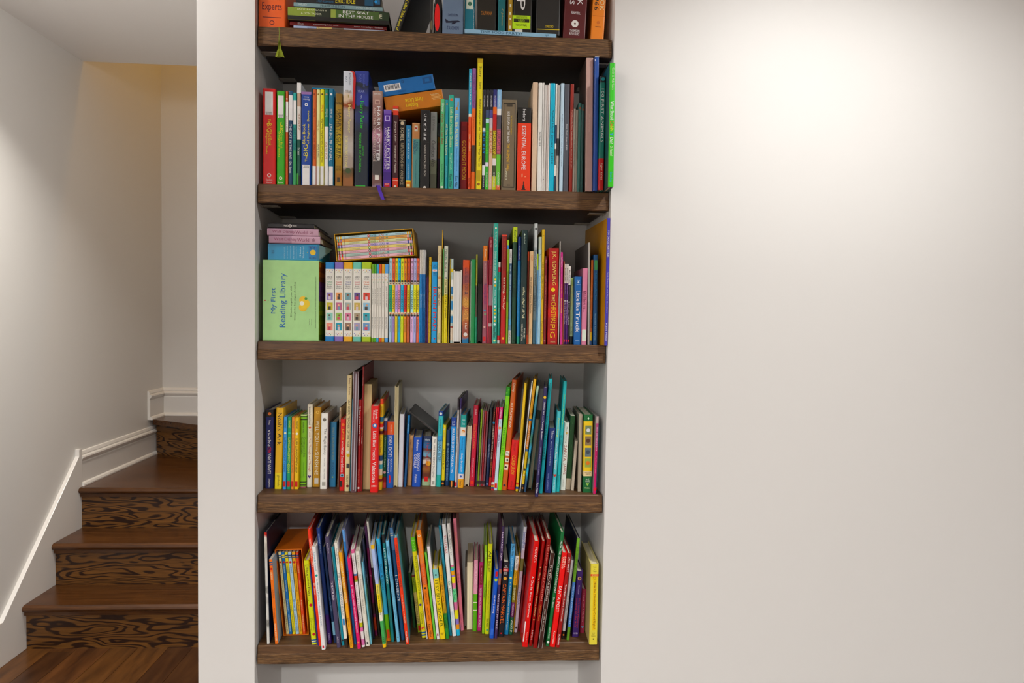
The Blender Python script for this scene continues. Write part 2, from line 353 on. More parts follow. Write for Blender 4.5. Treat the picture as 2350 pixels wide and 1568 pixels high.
def marks(root, w, h, T='', P='', I='', y=0.0):
    """T lettering 't0,t1,col,height,u,mode,text'; P printed panels 't0,t1,u0,u1,col'; I icons 'shape,t,u,r,col'"""
    lay = 0
    for p in [q for q in P.split(';') if q]:
        lay += .00003
        t0, t1, u0, u1, c = p.split(','); t0, t1, u0, u1 = map(float, (t0, t1, u0, u1))
        box('printed_panel', u0 * w, u1 * w, y - .0002 - lay, y + .0004, h * (1 - t1), h * (1 - t0), cmat(c, .4), root)
    for q in [q for q in I.split(';') if q]:
        lay += .00003
        sh, t, u, r, c = q.split(','); t, u, r = float(t), float(u), float(r) * w
        if sh == 's': pts = [(r * (1 if k % 2 == 0 else .42) * math.sin(k * math.pi / 5), r * (1 if k % 2 == 0 else .42) * math.cos(k * math.pi / 5)) for k in range(10)]
        elif sh == 'd': pts = [(0, r * 1.5), (r, 0), (0, -r * 1.5), (-r, 0)]
        elif sh == 'h': pts = [(0, -r), (r, .25 * r), (r * .9, .75 * r), (r * .5, r), (0, .55 * r), (-r * .5, r), (-r * .9, .75 * r), (-r, .25 * r)]
        elif sh == 'a': pts = [(a * r, b * r) for a, b in ((-.99, .35), (-.85, .30), (-.55, .08), (-.1, .13), (.67, .19), (.95, .06), (1.0, 0), (.5, -.05), (.05, -.3), (-.22, -.28), (-.05, -.1), (-.86, -.16))]
        elif sh == 'e': pts = [(r * math.cos(k * math.pi / 12), 5 * r * math.sin(k * math.pi / 12)) for k in range(24)]
        else: pts = [(r * math.cos(k * math.pi / 7), r * math.sin(k * math.pi / 7)) for k in range(14)]
        m = len(pts); cx, cz = u * w, h * (1 - t)
        vv = [(cx + a, y - .0002 - lay, cz + b) for a, b in pts] + [(cx + a, y + .0003, cz + b) for a, b in pts]
        o = mesh_obj('printed_emblem', vv, [tuple(range(m)), tuple(range(2 * m - 1, m - 1, -1))] + [(k, k + m, (k + 1) % m + m, (k + 1) % m) for k in range(m)], cmat(c, .4), root)
    for q in [q for q in T.split(';') if q]:
        t0, t1, c, hh, u, mode, s = q.split(',', 6); t0, t1, hh, u = map(float, (t0, t1, hh, u))
        L, H = (t1 - t0) * h, hh * w; zc = h * (1 - (t0 + t1) / 2); xc = u * w
        if mode == 'd': ex, ey = Vector((0, 0, -1)), Vector((1, 0, 0))
        elif mode == 'u': ex, ey = Vector((0, 0, 1)), Vector((-1, 0, 0))
        else:
            ex, ey = (Vector((1, 0, 0)), Vector((0, 0, 1))) if mode == 'h' else (Vector((-1, 0, 0)), Vector((0, 0, -1)))
            L, H = hh * w, (t1 - t0) * h
        TEXTS.append((s, root, Vector((xc, y - .0003 - lay, zc)), ex, ey, L, H, c))
SHELFCOUNT = {}
YAW = math.radians(2.7); TY = math.tan(YAW)   # the niche runs slightly askew into the wall; the books follow it
def yaw_of(s, px):
    """how far the books of one stretch of shelf are turned, as the photo shows by their receding tops"""
    tab = {1: ((590, 2.7), (1000, 1), (1100, 0), (1400, 0)), 2: ((590, 2.7), (1050, 2), (1110, 0), (1400, 0)), 3: ((590, 2.7), (1050, 2), (1110, 0), (1400, 0)),
           4: ((590, 2.7), (985, 2.7), (1000, -4), (1060, -4.5), (1076, -3), (1135, -3), (1142, -8.5), (1165, -8.5), (1195, -7), (1240, -6), (1285, -4.2), (1302, -3.2), (1326, -2.5), (1340, -1.5), (1400, 0)),
           5: ((590, 3), (640, 3.2), (705, 5), (880, 5.5), (960, 1.5), (1040, 1), (1070, 0), (1340, 0), (1380, -1.5))}[s]
    if px <= tab[0][0]: return math.radians(tab[0][1])
    for (a, u), (b, v) in zip(tab, tab[1:]):
        if px <= b: return math.radians(u + (v - u) * (px - a) / (b - a))
    return math.radians(tab[-1][1])
def B(s, xb0, xb1, yt, yb, col, cn, look, top=None, Y=None, T='', S='', P='', I='', n='picture_book', d=None, rev=False, hc=True, page='d9d2c0', side=None, rough=.4, yw=None, soft=False):
    """one upright book: spine edges at its foot (xb0, xb1), top and bottom line (yt, yb) of the spine, all sighted in the photo"""
    xc = (xb0 + xb1) / 2
    if Y is None:
        Y = atZ(xc, yb, SZ[s]).y if s >= 4 else .03
    p0, p1 = atY(xb0, yb, Y), atY(xb1, yb, Y); w = max((p1 - p0).length, .0022); base = (p0 + p1) / 2; base.z = SZ[s]
    tz = atY(xc, yt, Y).z
    if top:
        tp = atY((top[0] + top[1]) / 2, yt, Y); w = max(w, .0022); wt = (atY(top[1], yt, Y) - atY(top[0], yt, Y)).length; w = min(max((w + wt) / 2, .0022), 1.15 * max(min(w, wt), .002)); tilt = math.atan2(tp.x - base.x, tp.z - base.z); h = math.hypot(tp.x - base.x, tp.z - base.z)
    else:
        tilt = 0.0; h = tz - base.z
    ceil_z = (SB[s - 1] if s > 1 else CEIL) - .004
    if abs(tilt) > 1e-6 and base.z + h * math.cos(tilt) + w * abs(math.sin(tilt)) > ceil_z: h = (ceil_z - base.z - w * abs(math.sin(tilt))) / math.cos(tilt)
    if abs(tilt) <= 1e-6: h = min(h, ceil_z - base.z)
    dd = d if d else min(max(.55 * h, .13) if h < .19 else .8 * h, .25)
    if s == 4 and 1180 < xc < 1330: dd = min(dd, .16)
    dd = min(dd, ND - .003 - Y)
    if yw is None: yw = yaw_of(s, xc)
    ty = math.tan(yw)
    ROW.append(dict(s=s, ty=ty, x=base.x, Y=Y, w=w, h=h, d=dd, t=tilt, col=col, cn=cn, look=look, T=T, S=S, P=P, I=I, n=n, rev=rev, hc=hc, page=page, side=side, x0=base.x, rough=rough, yw=yw, soft=soft))
    return ROW[-1]
def solve_rows():
    for s in range(1, 6):
        R = [b for b in ROW if b['s'] == s]
        for b in R: b['w'] *= .965
        R.sort(key=lambda b: b['x'])
        for it in range(400):
            worst = 0
            for i in range(len(R)):
                for j in range(i + 1, min(i + 6, len(R))):
                    a, b = R[i], R[j]
                    if a['Y'] + a['d'] < b['Y'] or b['Y'] + b['d'] < a['Y']: continue
                    hm = min(a['h'] * math.cos(a['t']), b['h'] * math.cos(b['t']))
                    y0, y1 = max(a['Y'], b['Y']), min(a['Y'] + a['d'], b['Y'] + b['d'])
                    for z, y in ((0, y0), (hm, y0), (0, y1), (hm, y1)):
                        o = (a['x'] - a['ty'] * (y - a['Y']) + math.tan(a['t']) * z + a['w'] / 2 / math.cos(a['t'])) - (b['x'] - b['ty'] * (y - b['Y']) + math.tan(b['t']) * z - b['w'] / 2 / math.cos(b['t'])) + .0002
                        if o > 0:
                            worst = max(worst, o); ma, mb = (.5, .5)
                            a['x'] -= o * ma * .9; b['x'] += o * mb * .9
            for b in R:
                tl = math.tan(b['t']) * b['h']; ye = b['Y'] + b['d']; k0, k1 = max(b['Y'], 0) / ND, ye / ND
                lo = max(NF[0] + (NB[0] - NF[0]) * k0, NF[0] + (NB[0] - NF[0]) * k1 + b['ty'] * b['d']); hi = min(NF[1] + (NB[1] - NF[1]) * k0, NF[1] + (NB[1] - NF[1]) * k1 + b['ty'] * b['d'])
                b['x'] = max(b['x'], lo + b['w'] / 2 - min(tl, 0) + .001); b['x'] = min(b['x'], hi - b['w'] / 2 - max(tl, 0) - .0006)
            if worst < 1e-4: break
            if it > 150 and it % 25 == 0:
                for b in R: b['w'] *= .985
        for b in R:
            if abs(b['x'] - b['x0']) > .004: print('   shift', round(1000 * (b['x'] - b['x0']), 1), b['look'])
        print('ROW', s, len(R), 'iters', it, 'worst', round(worst, 5), 'max shift mm', round(1000 * max(abs(b['x'] - b['x0']) for b in R), 1))
def build_rows():
    solve_rows()
    for s in range(1, 6):
        R = sorted([b for b in ROW if b['s'] == s], key=lambda b: b['x'])
        for i, b in enumerate(R):
            root = empty(b['n']); a = b['t']
            root.location = (b['x'], b['Y'], SZ[s] + b['w'] / 2 * abs(math.sin(a)) + .0002); root.rotation_euler = (0, a, b['yw'])
            b['root'] = root
            cv = book_meshes(root, b['w'], b['h'], b['d'], b['col'], b['hc'], b['S'], b['rev'], b['page'], b['side'], b['rough'], b['soft'])
            marks(cv, b['w'], b['h'], b['T'], b['P'], b['I'])
            L = R[i - 1]['cn'] if i else None; Rr = R[i + 1]['cn'] if i + 1 < len(R) else None
            if L and Rr: where = f"between {L} and {Rr} books, {WORD[s]} shelf"
            elif Rr: where = f"at the left end of the {WORD[s]} shelf"
            else: where = f"at the right end of the {WORD[s]} shelf"
            tag(root, f"{b['look']}, {where}", 'book', f"upright books on the {WORD[s]} shelf")
def flat(name, label, s, xl, xr, z0, thick, Y, d, col, roll=0.0, T='', S='', P='', I='', hc=True, page='d9d2c0', side=None, group=None, cat='book', ypx=None, px=True):
    """a book lying flat, spine to the viewer; lettering mode d reads left to right"""
    if px: a, b = atY(xl, ypx, Y).x, atY(xr, ypx, Y).x
    else: a, b = xl, xr
    root = empty(name); L = b - a
    c = Vector((b - L / 2, Y, z0 + thick / 2)); root.rotation_euler = (0, -math.pi / 2 - roll, YAW)
    root.location = c + Vector((math.cos(roll) * L / 2, 0, math.sin(roll) * L / 2))
    cv = book_meshes(root, thick, L, d, col, hc, S, False, page, side); marks(cv, thick, L, T, P, I)
    tag(root, label, cat, group); return root
def make_texts():
    uniq = {}
    for t in TEXTS: uniq.setdefault(t[0], None)
    tmp = bpy.data.collections.new('tmp'); COL.children.link(tmp); obs = {}
    for s in uniq:
        c = bpy.data.curves.new('t', 'FONT'); c.body = s; c.size = 1; c.resolution_u = 2; c.offset = 0; c.align_x = 'LEFT'
        o = bpy.data.objects.new('t', c); tmp.objects.link(o); obs[s] = o
    dg = bpy.context.evaluated_depsgraph_get(); dg.update()
    for s, o in obs.items():
        me = bpy.data.meshes.new_from_object(o.evaluated_get(dg)); vs = [v.co.copy() for v in me.vertices]; fs = [tuple(p.vertices) for p in me.polygons]
        bpy.data.meshes.remove(me)
        if vs:
            x0, x1 = min(v.x for v in vs), max(v.x for v in vs); y0, y1 = min(v.y for v in vs), max(v.y for v in vs)
            uniq[s] = (vs, fs, (x0 + x1) / 2, (y0 + y1) / 2, x1 - x0, y1 - y0)
    for o in obs.values(): bpy.data.objects.remove(o)
    bpy.data.collections.remove(tmp)
    for s, root, c, ex, ey, L, H, col in TEXTS:
        if not uniq[s]: continue
        vs, fs, mx, my, bw, bh = uniq[s]; kx, ky = L / bw, H / bh
        if kx > 2.1 * ky: kx = 2.1 * ky
        if ky > 3.2 * kx: ky = 3.2 * kx
        mesh_obj('lettering', [c + ex * ((v.x - mx) * kx) + ey * ((v.y - my) * ky) for v in vs], fs, cmat(col, .45), root)
# ---------------------------------------------------------------- top shelf
Y1 = .022
def b1(*a, **k): k.setdefault('Y', Y1); return B(1, *a, **k)
b1(592, 656, -150, 59, 'd9620f', 'orange', 'thick orange book with maroon script lettering', T='.60,.70,D,.60,0,h,Real;.73,.835,D,.72,0,h,Experts', P='.885,.893,-.34,.34,5a1216', I='c,.945,0,.09,5a1216;c,.945,0,.06,d9620f', n='hardcover_book', d=.2)
b1(903, 918, -72, 71, '0d0c0c', 'black', 'black book leaning with yellow spine lettering', yw=-.10, top=(955, 970), T='.42,.985,e6cf4a,.46,0,d,The Coffee Table Book of', n='hardcover_book', d=.2)
b1(986, 995, -3, 72, '1a1512', 'dark', 'thin dark book with worn white edge', P='.0,.97,.34,.42,c9c5bd', I='e,.76,-.1,.25,6b6248', n='hardcover_book')
b1(997, 1013, -3, 73, '0e0c0c', 'black', 'black book with a red oval', I='e,.53,-.12,.40,e01a12', n='hardcover_book')
b1(1014, 1064, -160, 75, '66788f', 'slate-blue', 'thick slate-blue book with dark aeroplane emblem', T='.80,.825,N,.46,0,h,2nd EDITION;.92,.955,N,.56,0,h,TASCHEN', I='a,.878,0,.38,14182f', n='hardcover_book', d=.19)
zt = .010   # these stand on the flat pale-blue book
for a in (
    (1065.5, 1090, -120, 69, '1d6e80', 'teal', 'teal book with a pale label panel', dict(T='.72,.97,d9ecec,.10,.40,d,everyday recipes for busy cooks', P='.0,.74,-.34,.30,cfe6cf', I='c,.68,0,.2,3c6e58')),
    (1093, 1139, -130, 69, '1d1a13', 'dark-brown', 'thick dark brown book with small copper lettering', dict(T='.77,.81,b5793c,.56,0,h,CALIFORNIA')),
    (1142, 1160, -130, 72, '12646a', 'teal', 'plain teal book with tiny gold lettering', dict(T='.74,.92,b8a25a,.26,.05,d,C Johnson')),
    (1162, 1176, -140, 71, 'a98b3c', 'gold', 'gold spine with a black edge', dict(T='.40,.97,e9e2c8,.4,.1,h, ', P='.0,1,-.5,-.22,1b1710;.70,.73,0,.24,e9e2c8;.78,.81,-.02,.2,e9e2c8;.84,.86,0,.22,e9e2c8;.92,.95,0,.2,e9e2c8')),
    (1177, 1221, -150, 71, '171512', 'black', 'black book with a lime used-price sticker', dict(T='.0,.80,W,.46,-.10,d,SHARP', P='.955,.985,-.42,0,d8d4cc;.82,.95,-.55,.42,b6e62a;.853,.887,-.48,.36,20240f', I='')),
    (1229, 1286, -150, 73, '22211f', 'charcoal', 'thick charcoal book with a gold line', dict(T='.905,.93,d9c24a,.34,.05,h,OXFORD', P='.943,.949,-.46,.48,d9c24a')),
):
    g = b1(*a[:7], Y=.030, n='hardcover_book', d=.19, **a[7]); g['lift'] = True
ROW[-2]["T"] += ";.83,.848,20240f,.6,-.06,h,UNIVERSITY BOOK STORE;.858,.884,b6e62a,.34,-.06,h,USED;.90,.93,20240f,.6,-.08,h,Thank you for buying"
b1(1291, 1344, -170, 86, '4f1416', 'maroon', 'thick maroon law book with white lettering', top=(1306, 1359), T='.76,.785,W,.40,.02,h,RAMSELL;.92,.945,W,.44,0,h,THOMSON;.948,.97,W,.44,0,h,REUTERS;.30,.70,W,.24,.18,d,CASEBOOK;.30,.70,W,.2,-.18,d,REMEDIES', I='c,.868,0,.16,e8dcd8;c,.868,0,.045,4f1416', n='hardcover_book', d=.2)
b1(1355, 1386, -170, 88, 'd98030', 'light-orange', 'light orange book with a faded panel', top=(1371, 1402), T='.40,.745,f0d0a8,.32,.22,d,THE BOOK;.60,.745,K,.32,-.20,d,1966', P='.79,.794,-.46,.46,b8661f;.885,.892,-.2,.22,7a4014', I='c,.85,0,.12,b8661f', n='paperback', d=.19)
# stack of flat books beside the orange one
GS = 'flat stacked books on the top shelf'
zc = SZ[1]
def stack(th, xl, xr, yy, col, label, **k):
    global zc
    r = flat('stacked_book', label, 1, xl, xr, zc + .0002, th, k.pop('Y', .035), k.pop('d', .17), col, ypx=yy, group=GS, **k); zc += th + .0003; return r
stack(.009, 676, 882, 62, 'a9b8d6', 'thin pale blue and cream book at the bottom of the flat stack, top shelf', S='.25-.42:c9b27a;.42-.55:6a5d50;.55-.95:b4b9c8', T='.15,.35,5a5a78,.5,0,d,Summer Sisters', hc=False)
stack(.0085, 668, 887, 58, '6a1018', 'dark red flat book with white script, second from bottom of the top-shelf stack', T='.08,.14,W,.5,0,d,Eat;.24,.5,W,.5,0,d,something new now;.66,.96,W,.5,0,d,some nowadays Modern', hc=False)
stack(.0295, 663, 893, 40, '2f4a1e', 'thick mossy green flat book with white lettering in the top-shelf stack', Y=.024, S='.0-.27:7f9040;.27-.42:16200f;.42-.47:8a9a4c;.47-.62:3d5a24;.62-.9:41592a;.9-1:1c2f18', P='0,1,-.5,-.20,0c0c0a', T='.09,.38,d8dcc0,.15,.30,d,JACK NICKLAUS II;.13,.33,d8dcc0,.15,.02,d,& DON YAEGER;.54,.80,W,.22,.30,d,BEST SEAT;.50,.84,W,.24,-.02,d,IN THE HOUSE;.905,.93,C,.3,.1,d,E', side='14140f')
stack(.0055, 676, 885, 22, '14130f', 'thin black flat book beneath the grey-blue one, top shelf stack', T='.02,.14,W,.5,0,d,Robert A. Heinlein;.30,.40,W,.5,0,d,Ender game;.70,.95,W,.5,0,d,Stranger Being Around Tomorrow', hc=False)
stack(.0095, 676, 878, 17, '7d979c', 'grey-blue flat paperback near the top of the top-shelf stack', T='.05,.15,c8d4d2,.5,0,d,SHELLEY;.30,.57,2f4a55,.62,0,d,FRANKENSTEIN;.70,.93,c8d4d2,.5,0,d,DOVER 0-486-28211-2', hc=False)
stack(.020, 681, 876, 5, '121214', 'black flat book with yellow lettering on top of the stack, top shelf', T='.02,.33,c0301c,.42,.1,d,THE ROAD TO MARS;.24,.44,2f6f9c,.2,-.25,d,A POST MODEM NOVEL;.46,.69,Y,.5,-.08,d,ERIC IDLE', P='.80,.90,-.45,.4,1f4a66;.92,.98,-.2,.3,2a5f86', I='c,.93,.1,.16,3b8fd0', hc=False)
flat('stacked_book', 'thin pale blue flat book under the upright books on the top shelf', 1, 1066, 1277, SZ[1] + .0002, .0098, .02, .2, '8fb4cc', ypx=78, T='.17,.28,24506e,.62,0,d,TINY;.30,.43,24506e,.62,0,d,FOOD;.45,.62,24506e,.62,0,d,PARTY!;.86,.92,24506e,.6,0,d,qi', hc=False, group='books lying flat')

# ---------------------------------------------------------------- second shelf
Y2 = .028
def b2(x0, x1, yt, *a, **k):
    k.setdefault('Y', Y2); xm = (x0 + x1) / 2; return B(2, x0, x1, yt, 424 + (xm - 590) * .0186, *a, **k)
LG = '.955,.985,W,.5,0,h,Random House'
b2(602.5, 633, 203.5, 'c4120f', 'red', 'red book with white label and yellow title', P='.033,.272,-.32,.28,efece6', T='.24,.255,K,.5,-.02,h,BEGINNER;.256,.27,K,.4,-.02,h,BOOKS;.315,.36,Y,.2,0,d,The;.36,.45,Y,.36,.0,d,BIG;.455,.59,Y,.24,.06,d,Red Book;.42,.68,Y,.20,-.2,d,of Beginner Books;.935,.958,e8c8c0,.5,0,h,Random;.963,.983,e8c8c0,.4,0,h,House', I='c,.90,0,.16,e8c8c0;c,.90,0,.09,c4120f', n='hardcover_book')
b2(634.5, 653.5, 209, '3f9a1c', 'green', 'green book with white label and yellow title', P='.05,.285,-.36,.34,efece6', T='.25,.268,K,.55,0,h,BEGINNER;.27,.284,K,.45,0,h,BOOKS;.33,.36,Y,.22,0,d,The;.36,.44,Y,.40,.1,d,BIG;.45,.61,Y,.24,.1,d,Green Book;.43,.70,Y,.22,-.2,d,of Beginner Books;.96,.98,dfe8cc,.6,0,h,Random', I='c,.925,0,.2,dfe8cc;c,.925,0,.11,3f9a1c', n='hardcover_book')
b2(655, 661, 210, 'b4532e', 'rust', 'narrow rust spine with white strip', P='.11,.43,-.4,.5,e6e2da', T='.48,.90,7a2c14,.5,0,d,Green Eggs and Ham;.26,.42,8a4a34,.4,0,d,BEGINNER', I='c,.08,0,.3,e6d2ca')
b2(661.5, 671.5, 209, '123a5c', 'navy', 'navy spine with white label, white capitals', P='.045,.31,-.42,.45,efece6', T='.35,.72,W,.5,0,d,THE CAT IN THE HAT;.75,.87,W,.5,0,d,Dr. Seuss', S='.0-.045:1c4a6e')
b2(672, 680, 213, '17827c', 'teal', 'teal spine with white strip and dark lettering', P='.08,.34,-.4,.5,e9e6de', T='.38,.62,0f3c40,.55,0,d,AND TO THINK', S='.0-.08:1f9a94;.62-1:3f8f5c')
b2(681, 690, 190, 'd8d5cf', 'white-and-green', 'tall spine, white above dark green', S='.0-.1:e4e1da;.1-.23:b59a86;.55-1:0f4a3e', T='.30,.46,9a6a4a,.6,.1,d,HOP ON POP;.63,.70,W,.6,0,d,Dr. Seuss', P='.0,.1,-.5,.5,ece9e2;.88,.99,-.5,-.1,3f8f3c;.9,.99,0,.5,0c0f0c')
b2(690.5, 714, 211, '123e8c', 'blue', 'blue book with yellow title reading upward', P='.775,.995,-.36,.34,efece6;.0,.028,-.5,.5,8a6a9c', S='.0-.02:e8e4dc', T='.05,.065,W,.5,0,f,House;.072,.09,W,.6,0,f,Random;.68,.745,Y,.22,.0,u,The;.56,.68,Y,.42,-.05,u,BIG;.34,.55,Y,.26,-.22,u,Blue Book;.20,.55,Y,.26,.22,u,of Beginner Books;.782,.795,K,.5,0,f,BOOKS;.80,.812,K,.56,0,f,BEGINNER', I='c,.135,0,.16,dfe4ee;c,.135,0,.08,123e8c', n='hardcover_book')
BXS = dict(Y=.031, d=.16)
for q in ((716, 725.3, 'c4663c', 'terracotta', 'terracotta spine in blue slipcase', 'T=.28;Dr. Seuss|.40,.70;Green Eggs and Ham', '8c3a1e', 'c4663c'),
          (725.6, 733.9, 'ece0a4', 'cream', 'cream spine in blue slipcase', '', '8a7a3a', 'ece0a4'),
          (734.2, 743.4, 'f0d51c', 'yellow', 'yellow spine in blue slipcase', '', '4a3c08', 'f0d51c'),
          (743.8, 753.2, 'e8e5de', 'white-and-teal', 'white spine, teal top, in blue slipcase', '', 'b08a6a', 'e8e5de'),
          (753.6, 764.6, '0f6a8a', 'sea-blue', 'sea-blue spine with white capitals in slipcase', '', 'f2efe8', '0f6a8a')):
    tt = {'terracotta': '.20,.28,7a2c14,.5,0,u,Dr. Seuss;.42,.72,7a2c14,.55,0,u,Green Eggs and Ham', 'cream': '.32,.43,b08a5a,.6,0,u,Dr. Seuss;.56,.70,4a4a4a,.6,0,u,Fox in Socks', 'yellow': '.16,.23,c8551c,.6,0,u,Dr. Seuss;.30,.75,3a3008,.55,0,u,One fish two fish red fish blue fish', 'white-and-teal': '.20,.28,W,.5,0,u,Dr. Seuss;.54,.71,b08a6a,.6,0,u,HOP ON POP', 'sea-blue': '.20,.29,W,.5,0,u,Dr. Seuss;.35,.73,W,.6,0,u,THE CAT IN THE HAT'}[q[3]]
    b2(q[0], q[1], 205.5, q[2], q[3], q[4], T=tt, S=('.0-.38:1f7a62' if q[3] == 'white-and-teal' else ''), P='.79,.985,-.42,.42,efece6', I='c,.05,0,.25,%s' % q[6], **BXS)
b2(768.5, 784.8, 215, '9a7a14', 'gold', 'gold spine with dark tall lettering', S='.0-.09:7a5c10;.35-.78:b09a2c;.82-1:8a5c10', T='.17,.70,2a2006,.42,.12,d,HARRY POTTER;.18,.68,2a2006,.26,-.26,d,AND THE CURSED CHILD;.77,.80,2a2006,.7,0,h,PARTS ONE;.805,.83,2a2006,.7,0,h,AND TWO;.09,.12,2a2006,.8,0,h,THORNE', P='.90,.95,-.2,.2,3a2a06', n='hardcover_book', soft=True)
b2(786, 811, 163, '9a8f86', 'cloudy-white', 'tall cloudy white and brown book, gold lettering', S='.0-.24:c9cfd8;.20-.26:cbb8a0;.26-.32:8a4a2a;.32-.42:a89c94;.55-.75:b0aaa4;.84-.90:5a4a30;.90-1:8a5c3a', T='.02,.12,5a6a7a,.16,.12,d,ROWLING;.05,.1,5a6a7a,.16,-.2,d,KAY;.165,.19,8a8272,.6,0,h,YEAR;.205,.23,a08f5a,.14,0,h,1;.29,.53,e8d490,.36,.06,d,Harry Potter;.56,.83,e8d490,.26,-.18,d,SORCERERS STONE', I='c,.86,0,.26,3c4a2c', n='hardcover_book', d=.235, soft=True)
b2(812.5, 845, 163, '1c2430', 'blue-black', 'tall blue-black book with green lettering', S='.0-.14:2c3a86;.14-.34:2a3682;.34-.45:242e5c;.45-.5:1f2840', T='.03,.10,5a68a8,.16,-.1,d,KAY;.03,.14,5a68a8,.12,.15,d,ROWLING;.165,.185,8a94c0,.5,-.05,h,YEAR;.205,.235,8a94c0,.16,-.05,h,3;.26,.50,4ad02c,.34,-.02,d,Harry Potter;.53,.87,3fae2c,.18,-.10,d,PRISONER OF AZKABAN;.64,.73,3fae2c,.10,.12,d,AND THE', P='.985,.998,-.4,.3,3fae4c', n='hardcover_book', d=.235, side='182a6e', soft=True)
b2(853, 876.5, 209, '6a4c48', 'rose-brown', 'rose-brown book with white lettering', S='.0-.05:a08478;.05-.40:8a6660;.40-.52:b08090;.52-.60:7a6068;.60-.97:45403f;.97-1:8a7a8a', T='.02,.04,W,.6,0,h,ROWLING;.16,.73,W,.36,.12,d,HARRY POTTER;.17,.73,c9b8b0,.22,-.28,d,AND THE SORCERERS STONE', P='.09,.14,-.24,.24,c0a498;.10,.13,-.15,.15,8a6660;.87,.92,-.2,.2,ded8d0', n='hardcover_book', d=.17, soft=True)
b2(879, 897, 252, '4a2a86', 'purple', 'purple paperback with white lettering', S='.0-.05:6a50a0;.16-.24:3a2070;.80-.90:3a2070', T='.22,.77,W,.40,.12,d,HARRY POTTER;.23,.76,cfc4e4,.26,-.24,d,AND THE SORCERERS STONE;.945,.965,W,.5,0,h,SCHOLASTIC', P='.075,.145,-.3,.3,b8acd8;.085,.135,-.2,.2,4a2a86;.94,.985,-.34,.34,c01a2c', I='d,.2,0,.3,3a2070', n='paperback', hc=False)
b2(900, 913, 243, '3a141c', 'dark-plum', 'dark plum paperback with red ends', S='.0-.035:c8412c;.04-.055:e0d0c0;.055-.11:c8412c;.87-1:c8412c;.90-.905:e0d0c0', T='.19,.44,e4d4c8,.42,0,d,Jhumpa Lahiri;.48,.81,e4d4c8,.46,0,d,Interpreter of Maladies', I='c,.975,0,.2,e0d0c0', n='paperback', hc=False, Y=.034)
b2(914.5, 929.5, 276, '151410', 'black', 'black paperback with cream capitals', T='.11,.30,d8ccb0,.5,0,d,SOREL;.33,.93,b8ac90,.42,0,d,REFLECTIONS ON VIOLENCE', P='.0,.01,-.5,.5,b0a88c', I='c,.045,0,.28,d8ccb0', n='paperback', hc=False, Y=.045)
b2(930.5, 943, 288, '12709c', 'blue-and-orange', 'blue spine above an orange foot', S='.86-.875:e8c84a;.875-1:e08a1c', T='.06,.52,bfe0e8,.36,0,d,50 WAYS TO WEAR A SCARF;.60,.84,a8d0dc,.26,0,d,LAUREN FRIEDMAN', P='.92,.955,-.3,.3,f0d8a0', n='paperback', Y=.042)
b2(944.5, 962.5, 282.5, '5f9a98', 'tan-and-teal', 'tan and teal paperback, dark blue lettering', S='.0-.24:c08a5c', P='.04,.125,-.2,.22,e4d8c8;.0,.01,-.5,.5,d8b890;.0,1,-.5,-.4,b08058', T='.29,.42,17386e,.26,.14,d,MAYA;.25,.47,17386e,.28,-.16,d,ANGELOU;.55,.92,2f6a78,.22,.0,d,The Complete Collected Poems', I='h,.08,0,.15,b03020', n='paperback', hc=False, Y=.042)
b2(963.5, 985.3, 253, '0f0f10', 'black', 'black paperback with white stacked capitals', T='.045,.085,W,.28,0,h,C;.105,.145,W,.28,0,h,A;.165,.205,W,.28,0,h,R;.225,.265,W,.28,0,h,V;.285,.325,W,.28,0,h,E;.345,.385,W,.28,0,h,R;.44,.84,b8b4ac,.2,.0,d,WHERE I AM CALLING FROM', P='.405,.409,-.45,.45,3a3a3a', I='c,.985,0,.16,d8d4cc', n='paperback', hc=False)
b2(986, 1001.5, 257, '787a78', 'grey', 'grey spine darkening to olive, black lettering', S='.62-.80:5a5c4c;.80-1:454638', T='.06,.24,5a5c5a,.36,0,d,E B White;.37,.70,1c1c1a,.6,0,d,Charlottes Web', n='paperback', hc=False, Y=.036)
b2(1003, 1008.5, 315, '6a3a68', 'purple-and-orange', 'short spine, orange above purple', S='.0-.1:c88a1c;.1-.38:c8641c', Y=.085, n='paperback', hc=False)
b2(1009, 1019, 227.5, '5fb07a', 'mint-green', 'mint-green spine with white and red lettering', T='.05,.14,W,.7,0,d,Disney;.16,.50,8a3020,.55,0,d,What You See Bee;.72,.92,2f6a4a,.3,0,d,Little Golden', P='.965,.985,-.3,.3,e0d4c8', Y=.03)
b2(1020, 1027.5, 229, '158a96', 'deep-teal', 'deep teal spine with pale yellow lettering', T='.27,.62,e0e0a0,.6,0,d,All You Need Is Love;.70,.90,8fd0d0,.3,0,d,John Lennon', I='c,.05,0,.25,c88a3c')
b2(1028, 1040, 218, '3fa08c', 'sea-green', 'sea-green spine with pale yellow lettering', T='.13,.55,d0e0a0,.5,0,d,Little Bear Needs Glasses;.62,.79,b8dcc0,.4,0,d,Bergit French;.84,.98,K,.5,0,d,Kane Miller', I='c,.05,0,.28,c86a4a')
b2(1040.5, 1053, 225, '6aa8dc', 'sky-blue', 'sky-blue spine with a small giraffe emblem', T='.18,.53,d8d89c,.66,0,d,I\'LL BE ALWAYS;.55,.80,2a4a7a,.3,0,d,Penelope Dyan and Daniel Howarth;.85,.98,K,.5,0,d,Kane Miller', P='.08,.135,.06,.14,b88a3c;.10,.13,-.25,.12,b88a3c;.13,.145,-.25,-.18,b88a3c;.04,.09,.1,.3,b88a3c')
b2(1055, 1073, 280, '8a1414', 'dark-red', 'short dark red spine with slanting gold title', T='.27,.83,d8b43c,.5,0,d,GOODNIGHT MOON', P='.06,.13,-.3,.3,741010', Y=.045)
